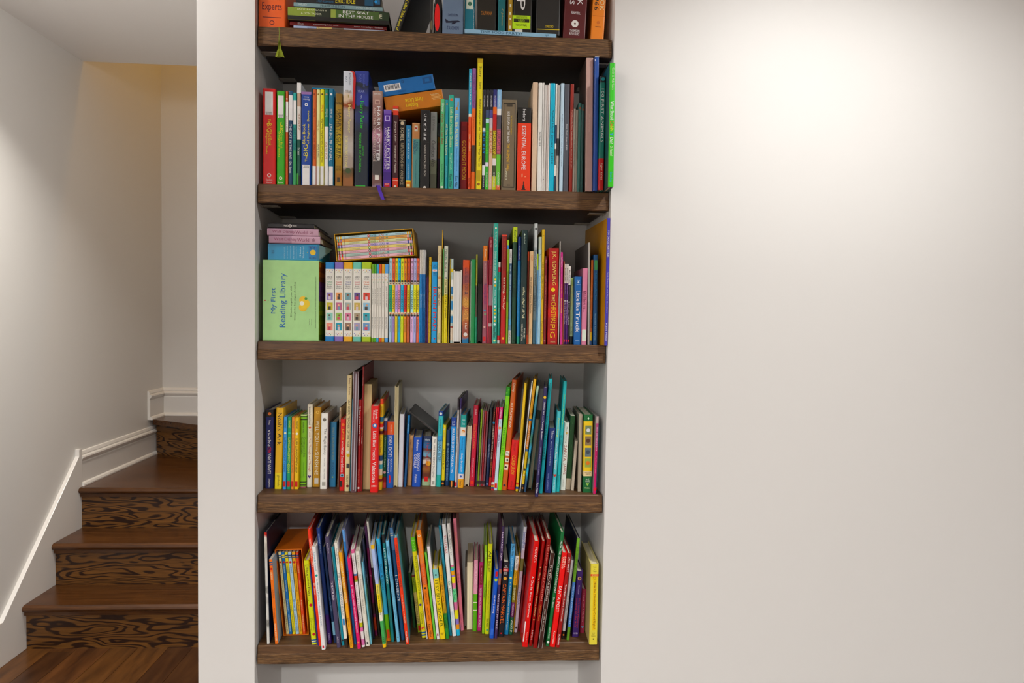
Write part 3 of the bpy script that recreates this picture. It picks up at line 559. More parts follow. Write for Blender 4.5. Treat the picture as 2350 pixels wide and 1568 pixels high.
b2(1073, 1080, 157.5, 'd2562a', 'orange-and-blue', 'tall spine, blue top above orange', S='.0-.37:3f9ab8;.37-.395:e8e0d0', T='.04,.30,W,.5,0,d,CAN I JOIN YOUR CLUB?;.54,.68,f0c8a0,.5,0,d,KELLY LUCERO;.90,.98,3a140a,.5,0,d,Kane Miller')
b2(1080.5, 1089.5, 156.5, 'd2691e', 'orange-and-mauve', 'tall spine, mauve top above orange', S='.0-.33:8a5a94;.63-.85:3f2c20', T='.05,.32,3a1c44,.42,0,d,The Legend of a Hero Named;.4,.6,a84a14,.36,0,d,Lincoln Learns')
b2(1091, 1105, 134, 'e8cc1c', 'bright-yellow', 'tallest bright yellow spine with patterned edge', P='.0,1,-.5,-.38,8a7a1c;.0,.035,-.38,.5,c0a418;.85,.93,-.3,.3,b09a20', T='.06,.14,3a3008,.5,.05,d,Scary;.18,.23,3a3008,.4,.05,d,Scarry;.31,.82,4a3c08,.42,.06,d,Richard Scarrys Cars and Trucks and Things That Go', I='c,.955,0,.24,8a5a14', n='hardcover_book')
GG = (('1c2128', 'black-and-white', '2f86c8', 'HOCKEY', '.0-.3:1a1a20;.38-.42:c8ccd0;.45-.67:16222c;.75-.85:d8dce0'), ('3f9a3c', 'green-and-black', '6ad04a', 'PRO-SOCCER', '.0-.2:16161c;.2-.28:3a4a6a;.29-.33:b8d8f0;.33-.62:3f9a3c;.72-.76:d0d0dc;.9-1:4ab040'), ('cdb49c', 'beige-and-blue', 'b8703c', 'RACE CAR', '.0-.2:16182a;.2-.28:4a4a86;.28-.38:b8b0b8;.38-1:cdae94'), ('8a8a2c', 'red-and-olive', 'f0d050', 'SHORTSTOP', '.0-.08:2a2c6a;.08-.17:3a3c86;.17-.24:d86a2c;.24-.40:b0241c;.40-.65:7a6428;.68-.75:d8d0d0;.75-.86:3a4428;.86-1:b8b83c'), ('6ab04a', 'green-and-blue', 'c06070', 'RUGBY', '.0-.19:8ab4e4;.19-.25:dce0e4;.25-.39:4a4650;.39-.64:8a4a5a;.64-.95:6ab04a;.95-1:c86a4a'))
for k, (x0, x1) in enumerate(((1105.8, 1112.3), (1112.5, 1120.5), (1120.8, 1128.6), (1128.9, 1137.8), (1138, 1148))):
    g = GG[k]; b2(x0, x1, 206, g[0], g[1], ('glossy paperback spine, black above white', 'glossy paperback spine with green pitch colours', 'glossy paperback spine with blue top', 'glossy paperback spine with red middle', 'glossy paperback spine, light blue above green')[k], S=g[4], T='.06,.17,W,.36,0,d,MATT CHRISTOPHER;.41,.64,%s,.8,0,d,%s;.82,.97,W,.4,0,d,CHRISTOPHER' % (g[2], g[3]), n='paperback', hc=False, d=.14)
b2(1149, 1184, 229, '6f6350', 'taupe', 'thick taupe box-spine with black framed border', P='.035,.045,-.40,.40,1a1812;.955,.965,-.40,.40,1a1812;.035,.965,-.40,-.36,1a1812;.035,.965,.36,.40,1a1812;.05,.075,-.2,.2,3c362c', T='.13,.47,e8e4da,.17,-.05,d,BOB DYLAN and THE BAND;.48,.78,d0a82c,.20,-.05,d,THE BASEMENT TAPES;.17,.38,c8a83c,.10,.14,d,THE BOOTLEG SERIES 11;.75,.88,C,.12,-.16,d,COMPLETE;.93,.945,1a1812,.2,0,h,2014', n='box_set')
b2(1185.5, 1217, 247, 'd4470f', 'black-and-orange', 'orange guidebook with black top, white lettering', S='.0-.185:15120f', T='.02,.16,W,.26,0,d,Fodor\'s;.22,.74,W,.30,-.03,d,ESSENTIAL EUROPE;.79,.83,f0d0a8,.3,0,h,1.', P='.975,.985,-.16,.16,1a120c;.955,.975,-.10,.10,1a120c;.93,.955,-.07,.07,1a120c;.88,.93,-.03,.03,1a120c', n='guidebook', hc=False, d=.13)
b2(1219, 1231, 189, 'cbb49c', 'beige', 'tall plain speckled beige spine', d=.15, n='photo_album')
b2(1232, 1241.8, 190, 'dedcd8', 'white', 'white photo album spine with tiny lettering', T='.45,.58,K,.4,0,d,San Diego 2018', n='photo_album', rough=.3)
b2(1242.2, 1245.5, 190, 'd8d6d2', 'white', 'very thin plain white spine', n='photo_album')
b2(1245.9, 1251.5, 195, 'c6c2bd', 'pale-grey', 'thin pale grey spine', n='photo_album', P='.88,.885,-.5,-.2,4a4a4a')
b2(1252, 1255.6, 195, 'bcb2ac', 'grey-pink', 'thin grey-pink spine', n='photo_album')
b2(1256, 1258.8, 191, 'e2e0da', 'white', 'thin bright white spine', n='photo_album')
b2(1259.2, 1271, 191, '0fa8c4', 'cyan', 'bright cyan photo album with thin lettering', T='.25,.74,123a4a,.52,0,d,Sanibel Island  January 1-4 2020', n='photo_album', rough=.3)
b2(1271.3, 1275.2, 192, 'dddad4', 'white-and-navy', 'thin white spine with navy patches', S='.38-.55:2a3a56;.6-.75:5a5a58;.85-1:2a3648', n='photo_album')
b2(1275.6, 1281, 195, 'a8a39c', 'grey', 'thin grey and black spine', S='.5-.66:26262a', n='photo_album')
b2(1283, 1291.6, 191, 'b4cadf', 'powder-blue', 'powder-blue photo album spine', T='.28,.76,5a6a80,.4,0,d,The Ellsworths visit Sanibel Island  January 9-13 2019', n='photo_album')
b2(1292, 1304, 193, '4a4c54', 'charcoal', 'plain charcoal photo album spine', T='.37,.61,d8d8d8,.3,0,d,Disney World   January 4-8 2020', n='photo_album', side='3a3c44')
b2(1305.5, 1314, 193, '86281c', 'brick-red', 'brick-red photo album spine', T='.24,.78,d8b8a8,.38,0,d,The Ellsworths New England Road Trip October 21-28 2019', n='photo_album')
b2(1314.4, 1319.4, 250, 'a09c92', 'pale-grey', 'short pale grey spine', T='.32,.72,4a4a46,.4,0,d,The Ellsworths Do Maine')
b2(1319.8, 1325.4, 252, '8f8a80', 'grey', 'short warm-grey spine', T='.30,.66,6a4a3a,.4,0,d,James and Ellie Discover')
b2(1325.6, 1333, 236, '3a6a64', 'dusty-teal', 'dusty teal spine with a rust dot', I='c,.06,0,.34,8a4630')
b2(1333.4, 1340, 240, '264a48', 'dark-teal', 'dark teal spine with a rust dot', I='c,.06,0,.34,7a3e2c')
b2(1342.5, 1359.5, 128, 'b3948c', 'dusty-pink', 'very tall dusty pink hardcover', Y=.008, T='.42,.55,c8aca4,.2,0,d,SMITTEN KITCHEN', n='hardcover_book', top=(1344.5, 1362), side='3e302c', d=.11)
b2(1361.5, 1371, 130, '1f4690', 'royal-blue', 'very tall royal-blue hardcover with scuffed top', Y=-.004, d=.11, top=(1364.5, 1375), P='.0,.006,-.5,.5,c8ccd8;.02,.035,-.5,-.35,c8ccd8', n='hardcover_book')
b2(1371, 1383, 175, '0f6e62', 'teal-and-red', 'teal board book with red foot', Y=-.014, d=.11, top=(1375.5, 1388), S='.0-.055:101416;.72-1:b3141c', T='.11,.58,W,.5,0,d,100 FIRST ANIMALS;.76,.91,e8d0c0,.55,0,d,tiger tales', I='c,.025,0,.34,18828c', n='board_book')
B(2, 1392.5, 1406, 144, 425, '42b02c', 'bright-green', 'bright green picture book protruding past the wall', top=(1397, 1410), Y=-.057, yw=.008, d=.16, side='1d4a4a', T='.04,.22,d8f0c8,.46,.05,d,Ganit & Adir Levy;.31,.46,W,.6,0,d,What Should;.47,.51,e0502c,.6,0,d,DA;.51,.55,e8c02c,.6,0,d,NN;.56,.59,3f80d0,.6,0,d,Y;.60,.65,W,.6,0,d,Do?;.67,.75,d8f0c8,.5,0,d,On Vacation!;.88,.96,2a9ac8,.4,0,d,Darwin Press')
# ---------------------------------------------------------------- middle shelf
Y3 = .035
def b3(x0, x1, yt, *a, **k):
    k.setdefault('Y', Y3); xm = (x0 + x1) / 2; return B(3, x0, x1, yt, 786 + (xm - 597) * .004, *a, **k)
JC = ('1a78b4', '7a68ac', 'e0a41c', '6fb8a8', 'a4bc3c'); JN = ('blue', 'lilac', 'amber', 'aqua', 'olive-green')
JB = (('8a7ab0', 'b8b02c', '8ac0b0', 'd88a7a'), ('d89a6a', 'b06a84', '8ab05a', '2f8aa0'), ('7a9a9c', '9aa4a0', 'c87a94', '8a7060'), ('5a4a80', 'b8a45c', '9a9078', '9a94b0'), ('c8483c', '8ab4cc', '3f9aa8', '6a90b8'))
JX = ((745.5, 766.3), (767, 787.2), (788, 808.3), (809, 828.6), (829.4, 851))
JT = ('c', 'b8302c', '3a4a8a', 'b0243c', 'c86a1c')
for k in range(5):
    q = JB[k]; pl = '.0,.01,-.5,.5,%s' % JC[k]
    pn = ';'.join('%.3f,%.3f,-.34,.36,%s' % (.38 + j * .128, .475 + j * .128, q[j]) for j in range(4))
    pn += ';' + ';'.join('%.3f,%.3f,%.2f,%.2f,%s' % (.43 + j * .128, .468 + j * .128, -.12 - .05 * ((j + k) % 2), .14, ('c8b8c0', '3a3630', '6a90a0', 'b84a5a')[(j + k) % 4]) for j in range(4))
    heads = ';'.join('c,%.3f,%.2f,.11,%s' % (.412 + j * .128, -.02 + .06 * ((j + k) % 2), ('7a4a34', 'c89a7a', '4a3428', 'd8b08a')[(j + 2 * k) % 4]) for j in range(4))
    dots = ';'.join('c,%.3f,%.2f,.045,%s' % (tt, uu, cc) for tt, uu, cc in ((.105, -.3, 'b03a2c'), (.11, 0, 'd8b03c'), (.104, .3, '3a5aa8'), (.125, -.15, '3f8a4a'), (.126, .16, '6a3a8a'), (.895, -.3, '3a5aa8'), (.90, 0, 'b03a2c'), (.893, .3, 'd8b03c'), (.915, -.15, '6a3a8a'), (.916, .16, '3f8a4a'))) + ';' + heads
    b3(JX[k][0], JX[k][1], 602, 'dedbd3', JN[k] + '-ended', 'white box-spine with four pictures, %s ends' % JN[k], S='.0-.085:%s;.935-1:%s' % (JC[k], JC[k]), P=pn, I=dots,
       T='.175,.20,K,.6,0,h,JUNIE B.;.205,.225,K,.5,0,h,JONES;.24,.258,%s,.6,0,h,%s;.268,.284,%s,.56,0,h,Boxed;.295,.31,K,.5,0,h,Books;.32,.335,4a4a4a,.66,0,h,BOOKS %d' % (('3a8a5a', 'b8302c', '3a4a8a', 'b0243c', 'c86a1c')[k], ('Fifth', 'Fourth', 'Third', 'Second', 'First')[k], ('3a8a5a', 'b8302c', '3a4a8a', 'b0243c', 'c86a1c')[k], 5 - k), n='boxed_set', d=.14)
TC = ('6a9a34', '4f9a2c', '4a9ac0', 'c8501c', 'd09a1c', '5f9ad0'); TN = ('moss-green', 'leaf-green', 'aqua-blue', 'burnt-orange', 'amber', 'light-blue')
for k, (x0, x1) in enumerate(((852, 857.2), (857.7, 862.6), (863, 868.6), (869, 874.6), (875, 881.6), (882.2, 890))):
    b3(x0, x1, 607, 'd5d2ca', TN[k] + '-topped', 'slim white spine with %s top and foot' % TN[k], S='.0-.115:%s;.945-1:%s' % (TC[k], TC[k]), T='.28,.55,3a3a38,.4,0,d,Junie B. First Grader;.68,.83,6a6a68,.36,0,d,Barbara Park', I=';'.join('c,%.2f,%.2f,.12,%s' % (.15 + .025 * j, (-.2, .2)[j % 2], ('b03a2c', '3a5aa8', 'd8b03c', '3f8a4a')[j % 4]) for j in range(4)), n='paperback', hc=False, d=.13)
IV = (('a8cce0', '2fa07a', 'a8c4dc', 'light-blue', 'green'), ('d8664a', 'e8c02c', '9a86c0', 'coral', 'yellow'), ('ecc82c', 'b8a0d8', 'e8c020', 'yellow', 'lilac'), ('3fb0d8', 'e890b0', '2fa4d0', 'cyan', 'pink'), ('d8e03c', '2fa4c8', 'c8d83c', 'lime', 'cyan'), ('e08a2c', 'c02a34', 'd88a34', 'orange', 'red'), ('c8583c', 'e8c41c', 'b8603c', 'rust', 'yellow'), ('dcb0d4', 'a8d8e8', 'd8b0d4', 'pink', 'light-blue'), ('b0b0e0', 'e4e43c', 'a8a8d8', 'lavender', 'lemon'), ('d8664a', 'e8c82c', 'd06a54', 'coral', 'gold'))
IX = ((892, 898.5), (899, 905.4), (905.8, 911.6), (912, 918.2), (918.6, 925.2), (925.7, 932.3), (933, 939.6), (941, 947.6), (948, 954.3), (954.9, 961))
for k, q in enumerate(IV):
    b3(IX[k][0], IX[k][1], 593, q[0], q[3] + '-and-' + q[4], 'small %s spine with %s middle, black dots' % (q[3], q[4]), S='.0-.27:%s;.285-.315:e8d0b8;.315-.64:%s;.64-.67:e8d0b8;.685-1:%s' % (q[0], q[1], q[2]), T='.03,.06,K,.6,0,h,%d;.09,.25,3a3a3a,.4,0,d,IVY + BEAN;.38,.60,2a2a2a,.55,0,d,IVY+BEAN;.72,.88,4a4a50,.32,0,d,ANNIE BARROWS' % (k + 1), I='c,.272,0,.42,1c1814;c,.677,0,.42,1c1814;c,.302,0,.25,5a3020;c,.655,0,.25,b8603c', n='paperback', hc=False, d=.12)
for k, (x0, x1, c) in enumerate(((961.5, 964.6, '2f80b8'), (965, 968, '2a6ca8'), (968.4, 971.4, '2464a0'), (971.8, 975, '1f5a94'))):
    b3(x0, x1, 574, c, ('mid-blue', 'blue', 'denim', 'deep-blue')[k], 'thin white-topped %s paperback spine' % ('mid-blue', 'blue', 'denim', 'deep-blue')[k], S='.0-.26:%s' % ('cfcbc2', 'c0bcb4', 'b8b8b4', 'b0b0b0')[k], T='.3,.8,bcd4e8,.4,0,d,Diary of a Young Naturalist', n='paperback', hc=False, d=.14)
b3(975.5, 978.5, 590, '3a1c44', 'plum', 'very thin plum spine with dark top', S='.0-.24:1a1418', n='paperback', hc=False, d=.14)
b3(979, 982, 592, '4a1c50', 'violet', 'very thin violet spine with dark top', S='.0-.22:16121a', n='paperback', hc=False, d=.14)
b3(982.6, 988.2, 590, 'b8983c', 'gold-patterned', 'thin gold patterned foil spine', I=';'.join('c,%.2f,%.2f,.16,8a6c20' % (.04 + .06 * j, (-.25, .22)[j % 2]) for j in range(16)), d=.16)
b3(989, 1002, 601, '2490c8', 'bright-blue', 'bright blue spine with bold red capitals', P='.095,.12,-.35,.45,e0e0e4', T='.04,.055,123a5c,.5,.1,h,MY;.06,.08,123a5c,.7,.1,h,MIGHTY;.098,.117,b8242c,.6,.06,h,MARVEL;.13,.15,123a5c,.6,.1,h,FIRST;.155,.17,123a5c,.6,.1,h,BOOK;.31,.58,c01a24,.62,.1,d,IRON;.62,.85,c01a24,.62,.1,d,MAN', I='h,.95,.1,.16,b8242c', n='board_book', d=.13)
b3(1002.5, 1011.4, 564, 'cdbe98', 'cream', 'cream spine with thin brown lettering', T='.05,.25,8a7a5c,.5,0,d,Amy Krouse Rosenthal;.48,.61,7a4a34,.6,0,d,Dear Girl;.9,.97,6a9a4a,.4,0,d,Harper', I='c,.33,0,.4,c08a5c;c,.43,0,.3,2a241c;c,.43,.1,.15,cdbe98')
b3(1011.8, 1014, 528, 'c8a02c', 'mustard', 'tall thin mustard spine, brown cover behind', Y=.06, side='5a3a30')
b3(1014.3, 1016.8, 571, 'c4bc1c', 'yellow-green', 'very thin yellow-green spine', S='.0-.5:5a9a5c')
b3(1017.2, 1026, 565, 'd2c22c', 'yellow-and-white', 'yellow spine with whitish illustrated top', S='.0-.34:c8ccbc;.34-.50:c8c490', T='.03,.26,5a6a5a,.5,0,d,Felicia Bond;.32,.74,3a2410,.66,0,d,If You Give a Cat a Cupcake;.86,.97,a89a2c,.4,0,d,HarperCollins', I='c,.12,.1,.2,8ab09a;c,.22,-.1,.2,c8a890')
b3(1028.5, 1031, 594, '8a7a34', 'olive', 'very thin olive spine', top=(1034, 1036.5))
b3(1031.8, 1037.6, 594, 'a8b8b4', 'pale-aqua', 'pale aqua illustrated spine', S='.12-.16:d0b83c;.25-.33:dcdcd8;.33-.42:2f6a9a;.44-.48:b09a6a;.5-.6:3a7aa8;.62-.66:d8d4c8;.68-.76:3f80b0;.80-.82:8a3a2c;.82-.97:c8b8a4', d=.15)
b3(1038.2, 1057.8, 620, 'd8d6ce', 'white', 'board book turned with white page edges outward', rev=True, page='e4e2da', n='board_book', d=.15)
b3(1060, 1075.6, 597, 'a05a3c', 'sunset', 'sunset-coloured spine, orange to blue', S='.0-.12:c0502c;.12-.35:8a4a48;.35-.45:a86a4a;.45-.6:b8884a;.6-.78:b07a4a;.78-.94:8a4a3c;.94-1:1f6a94', T='.09,.36,5a2c3a,.5,.05,d,GOD BLESS YOU;.38,.42,3a2a3a,.5,.05,d,&;.45,.71,d8a860,.5,.05,d,GOOD NIGHT;.76,.83,e0d8cc,.3,.05,d,Hall', I='c,.895,.0,.3,d0ccc8', n='board_book', d=.14, side='1f3a6a', soft=True)
b3(1076.2, 1077.8, 605, '3a341c', 'dark-olive', 'sliver-thin dark olive spine')
b3(1078.2, 1089.6, 596, '1f7a44', 'grass-green', 'glossy grass-green spine', P='.02,.97,-.5,-.44,c8d8c8', n='board_book', d=.15, rough=.22)
b3(1090, 1093.6, 584, '8a8a1c', 'olive-and-teal', 'thin olive and teal spine', S='.35-.7:4a4434;.7-1:2a7a5c')
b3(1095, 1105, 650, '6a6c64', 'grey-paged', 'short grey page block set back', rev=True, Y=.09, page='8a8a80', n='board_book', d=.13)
b3(1106.2, 1116.2, 564, '8a4e5c', 'orange-topped', 'mauve spine with orange top', S='.0-.155:c8742c;.155-.4:8a5a60;.4-.6:94485c', T='.04,.12,f0d8b8,.4,0,d,Pantone;.18,.34,c8a0a0,.3,0,d,Illustrated by;.39,.6,5a2a6a,.6,0,d,Roaring Brook', I='c,.66,0,.25,3a7aa0;c,.7,.1,.22,6a9a6a;c,.83,0,.24,c8a494', P='.93,.98,-.3,.3,b8242c')
b3(1116.6, 1119, 597, 'b8485a', 'rose', 'very thin rose spine')
b3(1119.4, 1128, 544, '741824', 'wine-red', 'wine-red spine with silver patches', S='.0-.26:84182a;.45-.64:8a7078;.81-.84:a09090', T='.03,.1,d8b8b8,.4,0,d,Jane Yolen;.22,.42,a8484c,.4,0,d,Not All Princesses')
b3(1129, 1140, 512.5, '3f9c8c', 'teal-green', 'tallest teal-green spine with dotted pattern', T='.07,.20,e4e4d0,.42,0,d,The Wrong Fairy Tale;.23,.44,bfe0d0,.4,0,d,Goldilocks and the Seven Dwarfs;.55,.67,d0e8dc,.4,0,d,Tracey Turner;.86,.95,K,.55,0,d,Kane Miller', I='c,.04,0,.2,e0dcc8;c,.465,0,.24,d8c040;c,.49,0,.24,d0e4e4;c,.515,0,.24,d8b040;c,.69,0,.24,d0e4e4;c,.72,0,.24,d8c040;c,.75,0,.24,c8b83c;c,.78,0,.24,d0e4e4;c,.81,0,.24,d8b040;c,.84,0,.24,d0e4e4;c,.975,0,.24,d0d890', P='.0,1,-.5,-.43,c8dcd4')
b3(1140.4, 1147, 602, '2f8a78', 'jade', 'short jade spine with red and white top', S='.0-.06:d0ccc8;.06-.12:a8303c;.9-.96:c01a24;.96-1:d8d4d0', T='.18,.36,8fd0c0,.4,0,d,The Snowy;.55,.75,8fd0c0,.4,0,d,Super Surprise', Y=.04)
b3(1148, 1160, 539, 'a81a18', 'red', 'red spine with white title, darker top', S='.0-.33:7c2420;.33-.52:8c241c', T='.035,.22,b0503c,.42,.1,d,Grogan & Cowdrey;.39,.68,e8dcc8,.42,.05,d,Bad Dog, Marley!', I='s,.95,0,.24,e0a028'.replace('s,', 'c,'), P='.0,.012,-.5,.5,c84a3c')
b3(1160.4, 1165.2, 551, '7a9a24', 'lime-green', 'thin lime-green spine', S='.0-.05:9ac02c;.05-.09:3f7ab0;.3-.6:5f7a1c')
b3(1166, 1172, 572, '6a8aa8', 'grey-blue', 'grey-blue spine with white top and foot', S='.0-.15:c8c8c4;.15-.26:34506e;.26-.44:4f6e92;.74-.8:5f9ac0;.86-1:c8c8c4', T='.02,.13,4a4a4a,.5,0,d,MARTIN;.17,.43,c8d8e8,.4,0,d,WHAT DO DINOS DO;.87,.97,3a3a3a,.5,0,d,SCHOLASTIC')
b3(1173.2, 1184, 521, '143a24', 'forest-green', 'dark forest-green spine with lime top', S='.0-.13:b0c024;.3-.6:10301e', T='.03,.13,2a5a1c,.5,0,d,Katz/Cole;.24,.52,2f5a3c,.5,0,d,no no no fore', I='c,.97,.0,.24,0c2014')
b3(1185.6, 1192.6, 544, '1f86c4', 'azure', 'thin azure spine with dark blue top', S='.0-.22:2a4690;.22-.5:1f80c4;.93-1:1fa08a', T='.08,.21,cfe0f0,.5,0,d,ARCHIE CLUBHOUSE;.4,.56,a0d0f0,.3,0,d,Written and illustrated', rough=.3)
b3(1193, 1207, 528, '122a2a', 'blackish-green', 'blackish-green spine with cream title reading upward', Y=.022, T='.045,.12,a8b8a8,.3,0,d,ptrhd;.50,.65,e8e4b8,.5,-.02,u,Magic Dragon;.58,.65,c8ccaa,.36,0,u, ;.65,.68,c8ccaa,.3,.02,u,the;.60,.64,e8e4b8,.1,0,u, ;.69,.77,d0d0b0,.4,0,u,Puff;.82,.97,d0d0c0,.26,-.2,d,YARROW / LIPTON;.86,.95,d0d0c0,.26,.2,d,PUYBARET', I='d,.04,0,.14,b0c0b0')
b3(1207.4, 1211.2, 578, 'a8441c', 'copper', 'thin copper-orange spine', S='.1-.9:6a2a1c')
b3(1212, 1221.4, 577, 'd4b48c', 'sandy-beige', 'sandy-beige spine with brown slanted lettering', T='.04,.1,c0704a,.4,.1,d,ASSP;.27,.67,3a2414,.5,-.05,d,The Southwest Sunrise Surprise;.84,.94,a88a64,.4,0,d,Cameron')
b3(1221.8, 1229.6, 513, '5c6c70', 'silver-grey', 'tall silver-grey rounded spine with black lettering', S='.0-.2:bcc2c2;.2-.35:9aa4a6;.35-.52:74827f;.8-1:3a5a6a', T='.22,.35,16201f,.6,0,d,David Catrow;.36,.52,16201f,.7,0,d,John Schneider;.58,.73,16201f,.7,0,d,One Bad Cat', I='c,.045,0,.32,26282a')
b3(1230, 1232, 583, '6a9ac0', 'pale-blue', 'sliver-thin blue spine with lime top', S='.0-.18:a8c02c')
b3(1232.4, 1239.8, 544, '9cc0d4', 'ice-blue', 'ice-blue spine with pale blue lettering', S='.0-.12:a8b0a0;.12-.3:a4bcc0', T='.14,.2,3a3a3a,.4,.1,d,L;.36,.65,5a94c0,.5,0,d,The Snowflake Children;.78,.97,7aa8c8,.4,0,d,Doubleday')
b3(1240.2, 1246, 527, 'c8a41c', 'golden-yellow', 'tall golden-yellow spine with black capitals', T='.03,.07,6a5408,.5,0,d,J;.29,.61,3a2c06,.55,0,d,HERE COMES PETER COTTONTAIL;.80,.97,8a7014,.5,0,d,Nelson Rollins', P='.0,1,-.5,-.4,e0c85c')
b3(1246.4, 1253, 588, '6a1a1e', 'oxblood', 'oxblood spine with tan lettering', T='.04,.08,c8a090,.4,0,d,Toy;.22,.72,b87a6a,.42,0,d,HAPPY VALENTINES DAY CURIOUS GEORGE;.95,.97,c8a090,.4,0,h,H', S='.0-.02:3a0c10')
b3(1255.5, 1279.5, 570, '941a10', 'scarlet', 'thick scarlet spine with golden lettering', S='.05-.12:a4200f;.35-.45:b02a14;.62-.72:b82c14;.85-.95:a41c10', T='.03,.385,f0c878,.46,.0,d,J.K. ROWLING;.48,.55,f0c878,.3,.02,d,THE;.56,.78,f0b030,.46,.05,d,CHRISTMAS;.79,.93,f0b030,.5,.0,d,PIG;.965,.98,e8c890,.5,.05,h,SCHOLASTIC', I='c,.43,-.02,.2,f0c040', n='hardcover_book', d=.16, soft=True)
b3(1281.4, 1284.2, 554, 'a8a49e', 'silver', 'tall thin silver-grey spine', side='4a4a4a')
b3(1284.6, 1290, 579, 'b83a80', 'magenta', 'magenta spine with yellow and white lettering', T='.05,.16,e8c8d8,.5,0,d,ELIZABETH;.33,.47,e8b83c,.5,0,d,Dog Man;.50,.66,e8c84a,.5,0,d,Bookmobile', top=(1286, 1291.4))
b3(1290.4, 1292, 600, '8a4a2c', 'brown', 'sliver-thin brown spine')
for k, (x0, x1, yt, c, cn, lk, tx) in enumerate(((1292.3, 1297.4, 606, '3f1c58', 'purple', 'small purple paperback with white top, first', 'Bo and the Dragon-Pup'), (1297.8, 1302.4, 606, '4a1c68', 'deep-purple', 'small deep purple paperback with white top', 'Bo the Magical New Friend'), (1302.8, 1308, 611, '16121a', 'black-and-white', 'small black paperback with white top', 'CAT ON THE RUN'))):
    b3(x0, x1, yt, c, cn, lk, S='.0-.24:dcd8d4', T='.05,.22,K,.5,0,d,BRANCHES;.48,.75,d8cce4,.45,0,d,%s;.26,.38,c0a0d0,.4,0,d,Unicorn Diary' % tx, P='.94,.97,-.3,.3,c0304a', I='c,.46,0,.3,e8e4f0', n='paperback', hc=False, d=.13, Y=.05)
b3(1308.4, 1316.4, 638, 'b4c89c', 'pale-green', 'pale green spine with soft yellow script', S='.0-.12:9ab06a;.88-1:1a1a18', T='.02,.5,d8c86a,.5,0,d,Baby Animals;.56,.68,8aa07a,.4,0,d,Dean Kalle;.74,.86,3a3a34,.45,0,d,Kane Miller', d=.12, Y=.055)
b3(1317, 1334.6, 635, '1f5a98', 'blue', 'thick blue board-book spine with bold white title', T='.05,.065,b8cce0,.4,0,h,Schertle;.11,.125,b8cce0,.5,0,h,McElmurry;.21,.36,W,.5,0,d,Little;.385,.50,W,.5,0,d,Blue;.52,.82,W,.5,0,d,Truck;.935,.95,a8c0dc,.5,0,h,HMH', I='c,.085,0,.12,b8cce0', n='board_book', d=.13, Y=.04)
b3(1335.2, 1347.4, 616, 'c07a94', 'rose-pink', 'rose-pink spine with maroon title', T='.30,.48,6a1c3c,.6,0,d,Ballet;.50,.57,6a1c3c,.6,0,d,is...', P='.80,.95,-.4,.4,e0d8cc;.81,.94,-.34,.34,c8d4c8', n='board_book', d=.15, side='8a5468')
b3(1347.8, 1352.8, 557, '9a9894', 'grey-white', 'tall thin grey-white spine', top=(1349, 1354.2), side='55534f', d=.22)
b3(1353.4, 1358.6, 597, 'a85c20', 'orange-brown', 'thin orange-brown spine', S='.85-.95:c8a83c;.95-1:2a4a7a', T='.7,.8,3a2010,.5,0,d,ALCAZAR')
b3(1359.2, 1369.6, 585, '1d4f84', 'cobalt', 'cobalt-blue spine with a green label', top=(1361, 1371.5), P='.06,.17,-.3,.34,4a9a5c', T='.2,.5,4aa0c8,.42,0,d,Bubble Guppies Bath Time;.65,.95,8ab8dc,.36,0,d,Nickelodeon Random House')
B(3, 1389.5, 1396.5, 501, 794, '3f3a9c', 'violet-blue', 'tall violet-blue picture book protruding, yellow cover', top=(1395.5, 1404), Y=-.004, yw=YAW, T='.095,.305,e4e0f0,.5,0,d,YOU CHOOSE FAIRY TALES;.42,.74,b8b4e4,.46,0,d,Nick Sharratt and Pippa Goodhart;.82,.97,e4e0f0,.4,0,d,Kane Miller', side='c08c1c', d=.255)
# ---------------------------------------------------------------- fourth shelf
def b4(x0, x1, yt, yb, *a, **k): return B(4, x0, x1, yt, yb, *a, **k)
RS = '.925,.985,-.3,.3,b01a22'
b4(608.5, 627.5, 941, 1122, '141c58', 'navy', 'navy board-book spine with white capitals reading upward', top=(609, 628.5), S='.0-.09:100e10', T='.13,.19,d8d8e4,.3,0,u,Viking;.25,.46,d8d8e4,.4,0,u,PAJAMA;.47,.54,c0203c,.4,0,u,RED;.55,.81,d8d8e4,.4,0,u,LLAMA LLAMA;.87,.98,d8d8e4,.3,0,u,Dewdney', I='c,.05,0,.2,c8703c', n='board_book', d=.15)
b4(629.5, 646.8, 937, 1123, 'd0a40c', 'yellow', 'thick yellow spine with large black title', top=(633.5, 651), S='.8-1:dcc42c', T='.06,.28,2a2408,.6,.05,d,Noah\'s;.31,.46,2a2408,.6,.05,d,Ark;.83,.97,6a5a14,.4,0,d,globbooks', n='board_book', d=.16)
for q in ((647.6, 656.6, 957, '4a90cc', 'blue', 'blue board-book spine with red square', (651, 659.4), 'NIGHTY-NIGHT', '14306a', 'e0dcb0'), (657, 666.4, 957, '1a8a62', 'green', 'green board-book spine with red square', (659.8, 669.4), 'ZIPPITY-ZOOM', 'd0d83c', '3fb090'), (666.9, 674.4, 958, 'd08a4a', 'tan', 'tan board-book spine with red square', (669.8, 677), 'WAKEY-WAKE', '8a6a3c', 'e8b06a'), (675, 684.8, 959, 'e4b42c', 'golden', 'golden board-book spine with red square', (677.4, 687), 'HOPPITY-HOP', '2a2010', 'e8e4d0')):
    b4(q[0], q[1], q[2], 1123.5, q[3], q[4], q[5], top=q[6], T='.05,.16,%s,.4,0,d,DEWDNEY;.29,.49,%s,.5,0,d,LLAMA LLAMA;.50,.77,%s,.5,0,d,%s' % (q[8], q[8], q[8], q[7]), P='.89,.965,-.34,.34,b01a22', I='c,.225,0,.3,%s' % q[9], n='board_book', d=.13)
